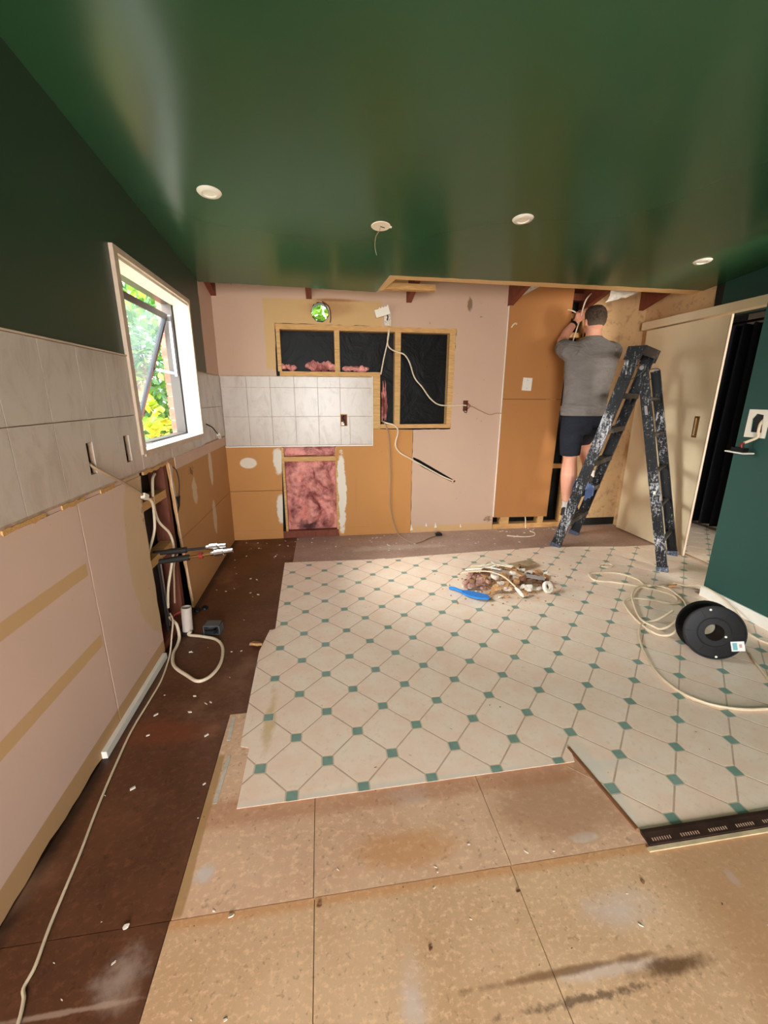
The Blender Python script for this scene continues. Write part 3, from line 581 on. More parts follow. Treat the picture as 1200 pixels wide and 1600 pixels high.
# room beyond: far wall, end walls, curtain on a rod
tag(MB().box(5.35, 5.45, 1.0, 4.15, -0.1, 2.55).build('wall_far_right', plain('pale_far_wall', (214, 196, 166), 0.8)), 'pale wall of the room behind the dark curtain', 'wall', kind='structure')
def curtain():
    n = 90; rows = 10; vs_ = []; fs = []
    for s_ in (0, 1):
        for j in range(rows+1):
            t = j/rows
            for i in range(n+1):
                u = i/n; y = 2.7+1.28*u; amp = 0.028+0.018*t
                x = 5.03+amp*math.sin(u*2*math.pi*12+0.5*math.sin(u*19))+0.012*math.sin(u*31+t*2)+s_*0.004
                ztop = 2.06+0.006*math.sin(u*2*math.pi*24); z = ztop*(1-t)+0.03*t
                vs_.append((x, y, z))
    A = (n+1)*(rows+1)
    for j in range(rows):
        for i in range(n):
            k = j*(n+1)+i; fs.append((k, k+1, k+n+2, k+n+1)); fs.append((A+k+n+1, A+k+n+2, A+k+1, A+k))
    for i in range(n): fs.append((i+1, i, A+i, A+i+1)); k = rows*(n+1)+i; fs.append((k, k+1, A+k+1, A+k))
    c = empty('curtain', (5.03, 3.34, 0.03), 'black navy curtain hanging beyond the sliding door opening', 'curtain')
    MB().add(vs_, fs).build('fabric', M['navy'], c, smooth=True)
    MB().tube([(5.03, 2.5, 2.085), (5.03, 4.03, 2.085)], 0.012, 10).build('curtain_rod', M['alu_dark'], c)
curtain()

# ---- ceiling (rakes down towards the back wall) with a cut-out strip
lights = [(0.394, 2.434), (1.259, 2.659), (2.023, 2.487), (3.531, 2.872)]
circ = lambda c, r, n=24: [(c[0]+r*math.cos(2*math.pi*i/n), c[1]+r*math.sin(2*math.pi*i/n)) for i in range(n)]
slope = lambda v: Vector((v.x, v.y, v.z+CZ(v.y)))
RZ = lambda y: 2.171+(YB-y)*0.26 if y > 2.5 else 2.571+(2.5-y)*0.088
pitch = lambda v: Vector((v.x, v.y, v.z+RZ(v.y)))
co = [(-0.012, -2.4), (6.6, -2.4), (6.6, 3.405), (4.18, 3.405)] + ragged((4.18, 3.405), (1.425, 3.375), 40, 0.004, 50)[1:] + [(1.372, 3.745)] + ragged((1.372, 3.745), (0.0, 3.668), 22, 0.005, 51)[1:] + [(-0.012, 3.668)]
cl = MB().panel([co] + [circ(c, 0.046) for c in lights], 'z', 0, 0.013).xf(slope).build('ceiling', M['ceil_green']); tag(cl, 'glossy dark green raking ceiling with its back strip cut away', 'ceiling', kind='structure')
MB().panel([[(1.425, 3.378), (4.085, 3.405), (4.085, 3.50), (1.48, 3.452), (1.42, 3.70), (1.376, 3.742)]], 'z', 0.0005, 0.012).xf(slope).build('bare_ceiling_strip', M['raw_ceiling'], cl)
for x in (0.02, 0.817, 1.705, 2.668, 3.44, 4.02):
    MB().box(x-0.024, x+0.024, 2.55, 4.13, 0.015, 0.19).xf(pitch).build('rafter', M['rimu'], cl)
MB().box(1.376, 1.86, 3.70, 3.745, 0.0135, 0.06).xf(slope).build('ceiling_batten', M['pine_h'], cl)
MB().box(0.85, 1.68, 3.95, 3.99, 0.10, 0.19).xf(pitch).build('ceiling_batten', M['pine_h'], cl)
mr = MB()
for y0_, y1_ in ((-2.55, 2.5), (2.5, 4.3)): mr.add([(x, y, RZ(y if y < 2.5 else (y if y > 2.5 else 2.5))+z+(0.0)) for z in (0.192, 0.222) for x, y in ((-0.2, y0_), (6.7, y0_), (6.7, y1_), (-0.2, y1_))], [(0, 1, 2, 3), (7, 6, 5, 4), (0, 4, 5, 1), (1, 5, 6, 2), (2, 6, 7, 3), (3, 7, 4, 0)])
tag(mr.build('roof', M['rimu']), 'underside of the roof above the rafters', 'roof', kind='structure')
# ---- wall behind the camera with the wide glazed opening
wf = MB().panel([[(-0.12, -0.1), (6.6, -0.1), (6.6, 3.25), (-0.12, 3.25)], [(0.2, 0.02), (1.75, 0.02), (1.75, 2.3), (0.2, 2.3)], [(4.5, 0.5), (6.1, 0.5), (6.1, 2.05), (4.5, 2.05)]], 'y', -2.4, -0.1).build('wall_front', plain('front_wall_paint', (190, 176, 150), 0.8)); tag(wf, 'wall behind the viewer with wide glazed door opening', 'wall', kind='structure')  # right-hand opening is added to let light into the room beyond the door
mq = MB()
for x in (0.2, 0.95, 1.7): mq.box(x, x+0.05, -2.47, -2.44, 0.02, 2.3)
mq.build('door_frame', M['white_paint'], wf)
tag(MB().box(6.6, 6.7, -2.5, 4.2, -0.1, 3.25).build('wall_end', plain('end_wall_paint', (214, 200, 176), 0.8)), 'far end wall of the adjoining space', 'wall', kind='structure')

# ================================================================== THINGS
# ---- ladder (A-frame): front rails A (near) / B (far), rear rails C / D
LA0, LA1 = Vector((3.03, 3.43, 0)), Vector((3.305, 3.090, 1.74)); LB0, LB1 = Vector((3.44, 3.77, 0)), Vector((3.715, 3.43, 1.74))
LC0, LC1 = Vector((3.575, 2.755, VZ+0.0005)), Vector((3.345, 3.052, 1.585)); LD0, LD1 = Vector((3.965, 3.080, VZ+0.0005)), Vector((3.745, 3.385, 1.585))
lw = (LB0-LA0).normalized()
lad = empty('step_ladder', (3.5, 3.25, 0), 'black folding step ladder spattered with white paint standing by the sliding door', 'ladder')
def rail(p0, p1, inward, wid, mat, nm='side_rail', fl_=0.030):
    ax = (p1-p0); n = ax.normalized(); w = (lw-n*lw.dot(n)).normalized()*inward; m_ = n.cross(w); c = (p0+p1)/2
    mb = MB(); mb.obox(c, ax/2, m_*wid/2, w*0.002)
    for s_ in (-1, 1): mb.obox(c+m_*s_*(wid/2-0.002)+w*fl_/2, ax/2, m_*0.002, w*fl_/2)
    for k in range(3): mb.obox(c+m_*(k-1)*wid*0.25-w*0.003, ax/2, m_*0.003, w*0.0015)      # pressed ribs on the web
    o = mb.build(nm, mat, lad)
    f0 = p0+n*0.018; mbf = MB().obox(f0-w*0.004+w*fl_/2, n*0.022, m_*(wid/2+0.005), w*(fl_/2+0.006)); mbf.v = [(x, y, max(z, p0.z)) for x, y, z in mbf.v]; mbf.build('rubber_foot', M['foot'], o)
    return o
rail(LA0, LA1, 1, 0.085, M['rail_lite']); rail(LB0, LB1, -1, 0.085, M['rail']); rail(LC0, LC1, 1, 0.070, M['rail'], 'rear_rail'); rail(LD0, LD1, -1, 0.070, M['rail'], 'rear_rail')
nf = (LA1-LA0).normalized(); hn = Vector((lw.y, -lw.x, 0))
TREADS = (0.275, 0.555, 0.835, 1.115, 1.395)
for z in TREADS:
    t = z/1.74; p0, p1 = LA0.lerp(LA1, t)+lw*0.004, LB0.lerp(LB1, t)-lw*0.004; c = (p0+p1)/2
    mb = MB(); mb.obox(c, (p1-p0)/2, hn*0.042, (0, 0, 0.0025)); mb.obox(c-hn*0.040+Vector((0, 0, -0.02)), (p1-p0)/2, hn*0.002, (0, 0, 0.02)); mb.obox(c+hn*0.040+Vector((0, 0, -0.02)), (p1-p0)/2, hn*0.002, (0, 0, 0.02))
    for k in range(4): mb.obox(c+hn*(k-1.5)*0.018+Vector((0, 0, 0.0035)), (p1-p0)/2, hn*0.003, (0, 0, 0.0012))
    mb.build('tread', M['tread'], lad)
    mb = MB()
    for pp, s_ in ((p0, 1), (p1, -1)):
        k0 = pp+lw*s_*0.002; q = [k0+Vector((0, 0, -0.005)), k0+lw*s_*0.09+Vector((0, 0, -0.005)), k0+nf*-0.10+Vector((0, 0, 0))]
        mb.add([tuple(v+hn*e) for e in (-0.003, 0.003) for v in q], [(0, 1, 2), (5, 4, 3), (0, 3, 4, 1), (1, 4, 5, 2), (2, 5, 3, 0)])
    mb.build('tread_gusset', M['tread'], lad)
for k, t in enumerate((0.135, 0.315, 0.495, 0.675, 0.855)):      # D-section rungs of the rear frame, ends showing on the rail
    p0, p1 = LC0.lerp(LC1, t), LD0.lerp(LD1, t); w = (p1-p0).normalized(); u = (LC1-LC0).normalized(); v = w.cross(u)
    mb = MB(); ringp = []
    for r_ in (0.0165, 0.0115):
        ringp.append([v*-r_*0.75+u*r_] + [v*(-r_*0.75+r_*1.75*math.sin(a_))+u*r_*math.cos(a_) for a_ in [math.pi*i/8 for i in range(1, 8)]] + [v*-r_*0.75-u*r_])
    e0, e1 = p0-w*0.010, p1+w*0.010; n_ = len(ringp[0]); vs_ = [e+q for e in (e0, e1) for rr in ringp for q in rr]; fs = []
    for i in range(n_):
        i2 = (i+1) % n_
        fs += [(i, i2, 2*n_+i2, 2*n_+i), (n_+i2, n_+i, 3*n_+i, 3*n_+i2), (i2, i, n_+i, n_+i2), (2*n_+i, 2*n_+i2, 3*n_+i2, 3*n_+i)]
    mb.add(vs_, fs); mb.build('rear_rung', M['stay'] if k == 9 else M['tread'], lad)
# top cap, hinge plates and locking wire
ct = (LA1+LB1)/2+nf*0.0; capn = nf
mb = MB(); mb.obox(ct+nf*0.004, (LB1-LA1)/2+lw*0.012, hn*0.062, nf*0.004)
for s_ in (-1, 1): mb.obox(ct+hn*s_*0.060-nf*0.03, (LB1-LA1)/2+lw*0.012, hn*0.002, nf*0.032)
for s_, pp in ((-1, LA1), (1, LB1)): mb.obox(pp+lw*s_*0.010-nf*0.045, lw*0.002, hn*0.060, nf*0.048)
mb.build('top_cap', M['rail'], lad)
for p_, s_ in ((LC1, -1), (LD1, 1)):
    MB().lathe([(0.0001, -0.012), (0.016, -0.012), (0.016, 0.012), (0.0001, 0.012)], p_+lw*s_*0.012, lw, 16).build('hinge_bolt', M['stay'], lad, smooth=True)
    q = p_+lw*s_*0.016; a1 = q-hn*0.105-nf*0.02; MB().tube(catmull([q+hn*0.02+nf*0.012, q-hn*0.01+nf*0.022, a1+nf*0.02, a1-nf*0.05, a1-nf*0.075+hn*0.05, q-nf*0.035+hn*0.015, q+hn*0.024, q+hn*0.02+nf*0.012], 4), 0.0032, 6).build('locking_wire', M['tread'], lad)
lt = LC0.lerp(LC1, 0.80)-lw*0.010; MB().obox(lt, lw*0.004, hn*0.010, (LC1-LC0).normalized()*0.035).build('latch', M['stay'], lad)
MB().obox(LC0.lerp(LC1, 0.40)-lw*0.006, lw*0.002, hn*0.008, (0, 0, 0.012)).build('rating_sticker', M['plastic_w'], lad)
# blue rag on the second tread
def rag():
    n = 14; vs_ = []; fs = []; t = TREADS[1]/1.74; c0 = LA0.lerp(LA1, t)+lw*0.03; top = TREADS[1]+0.007
    for s_ in (0, 1):
        for i in range(n+1):
            for j in range(n+1):
                u, v = i/n, j/n; along = c0+lw*(0.27*u); off = (v-0.42)*0.26
                lift = 0.030*abs(math.sin(u*7+v*5))+0.11*math.exp(-((u-0.22)**2+(v-0.4)**2)*10)
                over_ = max(0, -off-0.045)+max(0, off-0.045)
                h = max(-0.05, min(off, 0.05)) if abs(off) > 0.05 else off
                z = top+lift*(1 if over_ == 0 else 0.5)-over_*0.9
                q = along+hn*(h+(0.004 if off > 0 else -0.004)*(1 if over_ else 0)); vs_.append((q.x, q.y, z+s_*0.004))
    A = (n+1)**2
    for i in range(n):
        for j in range(n):
            k = i*(n+1)+j; fs += [(k, k+1, k+n+2, k+n+1), (A+k+n+1, A+k+n+2, A+k+1, A+k)]
    for i in range(n):
        for k, k2 in ((i, i+1), ((n)*(n+1)+i+1, n*(n+1)+i), ((i+1)*(n+1), i*(n+1)), (i*(n+1)+n, (i+1)*(n+1)+n)): fs.append((k2, k, A+k, A+k2))
    m = Mat('blue_checked_cloth', 0.9); m.col = lin((104, 136, 200)); w_ = m.N.new('ShaderNodeTexWave'); w_.inputs['Scale'].default_value = 9; m.t.links.new(m.pos, w_.inputs[0])
    m.over(m.ramp(w_.outputs['Fac'], 0.88, 0.97), lin((180, 194, 220)), 0.9)
    tag(MB().add(vs_, fs).build('cleaning_rag', m.done(), smooth=True), 'crumpled blue checked rag on the second ladder tread', 'rag')
rag()

# ---- the person on the first tread, back to the viewer, both hands up in the wall gap
def remeshed(name, mb, mat, parent, voxel, it=4, fac=0.5):
    me = bpy.data.meshes.new('tmp'); me.from_pydata(mb.v, [], mb.f)
    bm = bmesh.new(); bm.from_mesh(me); bmesh.ops.recalc_face_normals(bm, faces=bm.faces); bm.to_mesh(me); bm.free()
    o = bpy.data.objects.new('tmp', me); COL.objects.link(o)
    r_ = o.modifiers.new('r', 'REMESH'); r_.mode = 'VOXEL'; r_.voxel_size = voxel; s_ = o.modifiers.new('s', 'SMOOTH'); s_.factor = fac; s_.iterations = it
    dg = bpy.context.evaluated_depsgraph_get(); m2 = bpy.data.meshes.new_from_object(o.evaluated_get(dg)); bpy.data.objects.remove(o); m2.name = name
    c = Vector((3.27, 3.60, 0.9)); m2.transform(Matrix.Translation(-c))
    for p_ in m2.polygons: p_.use_smooth = True
    return link(name, m2, mat, parent, c)
def hull(mb, secs, n=20):     # stacked horizontal ellipses (x, y, z, half width, half depth)
    return mb.rings([((x, y, z), (a_, 0, 0), (0, b2, 0)) for x, y, z, a_, b2 in secs], n)
man = empty('person', (3.27, 3.60, 0.28), 'person in grey T-shirt and dark shorts on the ladder, reaching up into the wall', 'person')
def skin():
    m = Mat('skin', 0.5); m.col = m.mix(m.ramp(m.noise(7, 3), 0.3, 0.7), lin((214, 146, 116)), lin((228, 166, 136))); m.b.inputs['Subsurface Weight'].default_value = 0.05; return m.done()
def cloth(name, c, sc=9):
    m = Mat(name, 0.92, spec=0.2); b = lin(c); f = m.noise(sc, 5, 0.6, stretch=(0.7, 0.7, 1.6), dist=0.6); m.col = m.mix(m.ramp(f, 0.3, 0.7), tuple(x*0.9 for x in b), tuple(x*1.08 for x in b)); m.bump(f, 0.9, 0.03); return m.done()
SK = skin(); mb = MB()
hull(mb, [(3.268, 3.60, 1.10, 0.165, 0.105), (3.266, 3.60, 1.22, 0.165, 0.10), (3.27, 3.60, 1.40, 0.165, 0.095), (3.275, 3.605, 1.60, 0.185, 0.10), (3.28, 3.61, 1.74, 0.19, 0.095), (3.28, 3.61, 1.82, 0.15, 0.075), (3.275, 3.61, 1.87, 0.075, 0.062), (3.27, 3.615, 1.93, 0.062, 0.06), (3.268, 3.62, 1.98, 0.060, 0.06)])
mb.ball((3.267, 3.615, 2.015), 0.078, 0.098, 0.108); mb.ball((3.267, 3.655, 1.965), 0.058, 0.062, 0.075)              # skull, jaw
mb.ball((3.267, 3.722, 1.985), 0.014, 0.018, 0.026, 8, 6); mb.ball((3.267, 3.708, 1.945), 0.026, 0.012, 0.010, 8, 6)       # nose, mouth
for s_ in (-1, 1): mb.ball((3.267+s_*0.081, 3.612, 1.992), 0.010, 0.020, 0.032, 8, 7); mb.ball((3.267+s_*0.03, 3.703, 2.012), 0.015, 0.010, 0.009, 8, 6)
# arms: shoulder, elbow, wrist
AL = [(3.085, 3.62, 1.775), (3.085, 3.73, 1.815), (3.118, 3.845, 1.865)]; FLm = [(3.118, 3.845, 1.865), (3.19, 3.90, 1.955), (3.275, 3.93, 2.045)]
AR = [(3.475, 3.62, 1.775), (3.505, 3.73, 1.80), (3.515, 3.845, 1.845)]; FR = [(3.515, 3.845, 1.845), (3.475, 3.905, 1.94), (3.42, 3.935, 2.045)]
mb.capsule(AL, [0.062, 0.054, 0.045]); mb.capsule(FLm, [0.045, 0.043, 0.030]); mb.capsule(AR, [0.062, 0.054, 0.045]); mb.capsule(FR, [0.045, 0.043, 0.030])
def hand(mb, wr_, dirv, side, curl):
    wr_, dv = Vector(wr_), Vector(dirv).normalized(); sd = Vector(side); sd = (sd-dv*sd.dot(dv)).normalized(); nn = dv.cross(sd)*curl
    for k in range(4):                                           # palm as four rays joined into one slab
        mb.capsule([wr_+sd*(k-1.5)*0.008, wr_+dv*0.085+sd*(k-1.5)*0.0205], [0.016, 0.0125], 10)
    for k, L_ in enumerate((0.070, 0.080, 0.075, 0.058)):
        b0 = wr_+dv*0.088+sd*(k-1.5)*0.0215; k1 = b0+dv*L_*0.45+nn*0.008; k2 = k1+dv*L_*0.22+nn*L_*0.30; k3 = k2+nn*L_*0.26-dv*L_*0.02
        mb.capsule([b0, k1, k2, k3], [0.0095, 0.009, 0.0083, 0.0075], 8)
    b0 = wr_+dv*0.03-sd*0.026; mb.capsule([b0, b0+dv*0.030-sd*0.024+nn*0.006, b0+dv*0.062-sd*0.022+nn*0.024], [0.0125, 0.0105, 0.0085], 8)
hand(mb, (3.275, 3.93, 2.045), (0.72, 0.18, 0.62), (0.5, 0.2, -0.7), 1); hand(mb, (3.42, 3.935, 2.045), (-0.1, 0.18, 0.95), (-0.95, 0.1, -0.1), -1)
# legs
mb.capsule([(3.175, 3.60, 1.14), (3.178, 3.605, 0.98), (3.188, 3.61, 0.82)], [0.098, 0.085, 0.062]); mb.capsule([(3.188, 3.61, 0.82), (3.184, 3.588, 0.66), (3.182, 3.575, 0.56), (3.172, 3.55, 0.42), (3.17, 3.545, 0.36)], [0.060, 0.074, 0.067, 0.042, 0.038], 14)
mb.capsule([(3.36, 3.60, 1.14), (3.40, 3.72, 1.05), (3.44, 3.84, 0.955)], [0.098, 0.085, 0.064]); mb.capsule([(3.44, 3.84, 0.955), (3.432, 3.76, 0.86), (3.43, 3.71, 0.79), (3.43, 3.66, 0.67), (3.43, 3.645, 0.63)], [0.060, 0.062, 0.055, 0.040, 0.040], 14)
remeshed('body', mb, SK, man, 0.0065, 5)
mb = MB()      # T-shirt
hull(mb, [(3.252, 3.595, 1.205, 0.204, 0.150), (3.252, 3.595, 1.235, 0.207, 0.150), (3.258, 3.597, 1.32, 0.203, 0.137), (3.265, 3.60, 1.45, 0.213, 0.127), (3.275, 3.605, 1.58, 0.236, 0.130), (3.28, 3.61, 1.70, 0.247, 0.130), (3.28, 3.61, 1.775, 0.236, 0.118), (3.28, 3.61, 1.825, 0.185, 0.098), (3.278, 3.61, 1.855, 0.115, 0.084), (3.272, 3.612, 1.872, 0.080, 0.074)])
mb.tube([(3.13, 3.60, 1.72), (3.075, 3.645, 1.765), (3.068, 3.70, 1.785), (3.078, 3.755, 1.808)], [0.10, 0.088, 0.080, 0.074], 14); mb.tube([(3.43, 3.60, 1.72), (3.49, 3.645, 1.765), (3.512, 3.70, 1.78), (3.518, 3.755, 1.80)], [0.10, 0.088, 0.080, 0.074], 14)
for z, x, w_ in ((1.262, 3.25, 0.206), (1.30, 3.252, 0.204)):   # gathered rolls of fabric above the hem
    mb.tube([(x+w_*math.cos(a_)*0.985, 3.596+0.145*math.sin(a_)*0.97, z+0.014*math.sin(a_*2+z*40)+0.01*math.cos(a_)) for a_ in [math.pi*(1.0+i/16) for i in range(17)]], 0.010, 8)
mb.tube([(3.272+0.068*math.cos(a_), 3.613+0.066*math.sin(a_), 1.876) for a_ in [2*math.pi*i/20 for i in range(21)]], 0.009, 8)
shirt = remeshed('t_shirt', mb, cloth('grey_jersey', (126, 118, 112)), man, 0.008, 6); shirt['label'] = 'plain grey short sleeved T-shirt'
mb = MB()      # shorts
hull(mb, [(3.262, 3.60, 1.27, 0.178, 0.118), (3.265, 3.597, 1.18, 0.196, 0.135), (3.268, 3.592, 1.10, 0.200, 0.138), (3.268, 3.595, 1.04, 0.19, 0.12)])
mb.tube([(3.175, 3.60, 1.14), (3.172, 3.60, 1.02), (3.178, 3.605, 0.92), (3.184, 3.608, 0.845)], [0.105, 0.103, 0.094, 0.088], 16); mb.tube([(3.36, 3.60, 1.14), (3.385, 3.68, 1.075), (3.415, 3.77, 1.005), (3.43, 3.815, 0.97)], [0.105, 0.100, 0.092, 0.088], 16)
for s_ in (-1, 1): mb.ball((3.268+s_*0.088, 3.545, 1.115), 0.09, 0.085, 0.085)
shorts = remeshed('shorts', mb, cloth('dark_navy_shorts', (38, 40, 48)), man, 0.008, 5); shorts['label'] = 'dark navy knee length shorts'
mb = MB()      # hair: cropped cap on the back and top of the head
hull(mb, [(3.267, 3.590, 1.962, 0.066, 0.058), (3.267, 3.594, 1.985, 0.080, 0.078), (3.267, 3.600, 2.03, 0.086, 0.094), (3.267, 3.610, 2.07, 0.083, 0.102), (3.267, 3.617, 2.10, 0.070, 0.092), (3.267, 3.62, 2.125, 0.044, 0.062), (3.267, 3.62, 2.134, 0.014, 0.02)], 20)
def hair():
    m = Mat('brown_cropped_hair', 0.8, spec=0.3); f = m.noise(120, 3, 0.7, stretch=(1, 1, 0.35)); z = m.xyz()[2]
    m.col = m.mix(m.ramp(f, 0.3, 0.7), lin((44, 32, 26)), lin((92, 72, 58))); m.over(m.math('SUBTRACT', 1.0, m.ramp(z, 1.95, 2.03)), lin((124, 104, 90)), 0.6); m.bump(f, 0.8, 0.01); return m.done()
hr = remeshed('hair', mb, hair(), man, 0.006, 3); hr['label'] = 'short cropped greying brown hair'
wbnd = MB().lathe([(0.034, -0.012), (0.037, -0.012), (0.037, 0.012), (0.034, 0.012), (0.034, -0.012)], (3.255, 3.922, 2.024), (0.66, 0.2, 0.7), 18).build('wrist_band', M['plastic_k'], man, smooth=True)
def shoe(heel, toe, zt):
    heel, toe = Vector(heel), Vector(toe); d_ = (toe-heel); n = d_.normalized(); s_ = Vector((-n.y, n.x, 0)); up = Vector((0, 0, 1))
    prof = [(0.0, 0.020, 0.045, 0.05), (0.04, 0.032, 0.060, 0.056), (0.16, 0.038, 0.062, 0.060), (0.34, 0.038, 0.055, 0.055), (0.55, 0.044, 0.044, 0.044), (0.75, 0.048, 0.034, 0.034), (0.92, 0.040, 0.027, 0.028), (1.0, 0.018, 0.016, 0.022)]
    e = MB(); e.rings([(heel+d_*t+up*(zt+0.012+h/2+0.004), s_*w_, up*(h/2+0.012)) for t, w_, h, _ in prof], 16); o = e.build('shoe', M['shoe'], man, smooth=True)
    sl = MB(); lo = [heel+d_*t+s_*w_*1.08 for t, w_, h, _ in prof] + [heel+d_*t-s_*w_*1.08 for t, w_, h, _ in reversed(prof)]
    sl.panel([[(q.x, q.y) for q in lo]], 'z', zt+0.018, -0.017); sl.build('sole', M['shoe_sole'], o)
    c = heel+d_*0.20; MB().tube([c+up*(zt+0.07), c+up*(zt+0.105), c+up*(zt+0.135)], [0.047, 0.044, 0.046], 14).build('sock', M['sock'], man, smooth=True)
M['shoe'] = plain('black_shoe_upper', (30, 29, 30), 0.7, var=0.2); M['shoe_sole'] = plain('shoe_sole', (62, 56, 52), 0.8); M['sock'] = plain('pale_sock', (222, 208, 198), 0.95)
shoe((3.128, 3.508, 0), (3.345, 3.665, 0), TREADS[0]+0.005); shoe((3.405, 3.585, 0), (3.52, 3.84, 0), TREADS[1]+0.005)
# cables he is working on
cable('hanging_cable', [(3.46, 3.99, 2.315), (3.40, 3.93, 2.29), (3.345, 3.90, 2.24), (3.325, 3.90, 2.18), (3.335, 3.94, 2.10), (3.345, 4.0, 2.0), (3.35, 4.05, 1.9)], 0.006, M['cable'], 'cream cable looping above the head of the person')
cable('hanging_cable', [(3.24, 4.02, 2.17), (3.27, 3.985, 2.155), (3.31, 3.96, 2.125), (3.335, 3.96, 2.09)], 0.006, M['cable'], 'short cream cable end at the raised hands of the person')

# ---- downlights and the open ceiling hole
for i, (x, y) in enumerate(lights):
    z = CZ(y); nrm_ = Vector((0, 0.0876, 0.996))
    if i != 1:
        dl = empty('downlight', (x, y, z), ('round white downlight nearest the window', '', 'round white downlight in the middle of the green ceiling', 'round white downlight above the green wall end')[i], 'downlight', 'recessed ceiling downlights')
        MB().lathe([(0.030, -0.004), (0.034, -0.009), (0.052, -0.006), (0.057, -0.0005), (0.044, 0.0005), (0.044, 0.04), (0.040, 0.04), (0.038, 0.004), (0.030, -0.004)], (x, y, z), nrm_, 32).build('trim_ring', M['plastic_w'], dl, smooth=True)
        MB().lathe([(0.0001, -0.003), (0.020, -0.0045), (0.033, -0.004), (0.036, 0.004), (0.0001, 0.004)], (x, y, z), nrm_, 28).build('diffuser', M['plastic_w'], dl, smooth=True)
    else:
        hl = empty('ceiling_lamp_base', (x, y, z), 'bare white round ceiling light hole with a loose hanging wire', 'light fitting')
        MB().lathe([(0.0001, -0.002), (0.036, -0.003), (0.052, -0.004), (0.055, -0.0005), (0.044, 0.001), (0.0001, 0.003)], (x, y, z), nrm_, 26).build('cover_disc', plain('yellowed_white', (238, 222, 196), 0.5), hl, smooth=True)
        MB().tube(catmull([(x-0.004, y, z+0.0), (x-0.006, y-0.004, z-0.02), (x-0.03, y-0.01, z-0.06), (x-0.035, y-0.012, z-0.11), (x-0.025, y-0.01, z-0.15)], 5), 0.0018, 6).build('loose_wire', M['cable_grey'], hl, smooth=True)
        MB().tube([(x-0.004, y, z-0.003), (x+0.022, y-0.01, z-0.012)], 0.002, 6).build('wire_end', M['dark_pipe'], hl); MB().box(x+0.046, x+0.062, y-0.006, y+0.008, z-0.006, z).build('clip', M['plastic_w'], hl)

# ---- insulation
def batt(name, x0, x1, z0, z1, y, depth, label, nx=46, nz=64, seed=0):
    vs_ = []; fs = []
    for j in range(nz+1):
        for i in range(nx+1):
            u, v = i/nx, j/nz; edge = min(1, 6*min(u, 1-u))*min(1, 8*min(v, 1-v)); X = x0+(x1-x0)*u; Z = z0+(z1-z0)*v
            h = abs(mnoise.noise(Vector((X*6+seed, Z*5.5, seed))))*1.3+0.25*mnoise.fractal(Vector((X*11+seed, Z*11, seed)), 0.9, 2.1, 4)-0.3
            vs_.append((X, y-0.006-edge*depth*max(0.02, 0.35+1.25*h), Z))
    for j in range(nz):
        for i in range(nx): k = j*(nx+1)+i; fs.append((k, k+1, k+nx+2, k+nx+1))
    A = len(vs_); vs_ += [(x0, y+0.035, z0), (x1, y+0.035, z0), (x1, y+0.035, z1), (x0, y+0.035, z1)]
    fs.append((A+3, A+2, A+1, A))
    bot = list(range(nx+1)); top = [nz*(nx+1)+i for i in range(nx+1)]; lf = [j*(nx+1) for j in range(nz+1)]; rt = [j*(nx+1)+nx for j in range(nz+1)]
    fs += [tuple(bot[::-1]+[A, A+1]), tuple(top+[A+2, A+3]), tuple(lf+[A+3, A]), tuple(rt[::-1]+[A+1, A+2])]
    return tag(MB().add(vs_, fs).build(name, M['insul'], smooth=True), label, 'insulation')
batt('insulation_batt', 0.524, 1.004, 0.072, 0.766, YB+0.060, 0.11, 'large pink fibreglass batt filling the opening below the tiles', seed=2)
batt('insulation_batt', 0.524, 1.004, 0.814, 0.908, YB+0.055, 0.055, 'thin strip of pink fibreglass above the nog under the tiles', 46, 14, 5)
def tuft(x, z, w, h, label, seed, y=YB+0.05):
    rnd = random.Random(seed); mb = MB()
    for k in range(7): mb.ball((x+(k/6-0.5)*w*0.8, y+rnd.uniform(-0.012, 0.012), z+h*rnd.uniform(0.25, 0.5)), w*0.16, 0.026, h*rnd.uniform(0.35, 0.6), 10, 7)
    mb.v = [tuple(Vector(v)+0.012*mnoise.noise_vector(Vector(v)*45)) for v in mb.v]; zmin = min(v[2] for v in mb.v); mb.v = [(a_, b2, c2-zmin+z) for a_, b2, c2 in mb.v]
    tag(mb.build('insulation_tuft', M['insul'], smooth=True), label, 'insulation')
tuft(0.61, 1.586, 0.13, 0.05, 'small pink insulation tuft in the left corner of the wall opening', 1); tuft(0.90, 1.586, 0.26, 0.085, 'wide pink insulation tuft beside the middle stud of the opening', 2); tuft(1.22, 1.586, 0.22, 0.05, 'flat pink insulation tuft between the two studs', 3)
tuft(1.49, 1.111, 0.05, 0.34, 'tall narrow pink insulation tuft beside the tiled corner', 4, YB+0.06)

# ---- cables and fittings on the back wall
cy_ = YB-0.012
Z3 = lambda l, y=cy_: [(a_, y, b2) for a_, b2 in l]
cable('drop_cable', [(1.46, YB+0.03, 1.142), (1.49, YB-0.004, 1.118)] + Z3([(1.523, 1.009), (1.537, 0.823), (1.545, 0.568), (1.54, 0.338), (1.574, 0.155)]) + [(1.612, YB-0.03, 0.03), (1.64, 3.88, 0.008), (1.715, 3.72, 0.008), (1.816, 3.742, 0.008), (1.918, 3.84, 0.008), (2.0, 3.90, 0.010)], 0.0065, M['cable_grey'], 'long grey cable hanging down the tan board onto the floor')
plug = empty('cable_end_clip', (2.03, 3.91, 0.004), 'small black connector at the end of the floor cable', 'connector'); MB().box(1.995, 2.06, 3.885, 3.925, 0.004, 0.026).build('housing', M['plastic_k'], plug); MB().box(2.01, 2.045, 3.89, 3.92, 0.026, 0.036).build('terminal', M['dark_pipe'], plug)
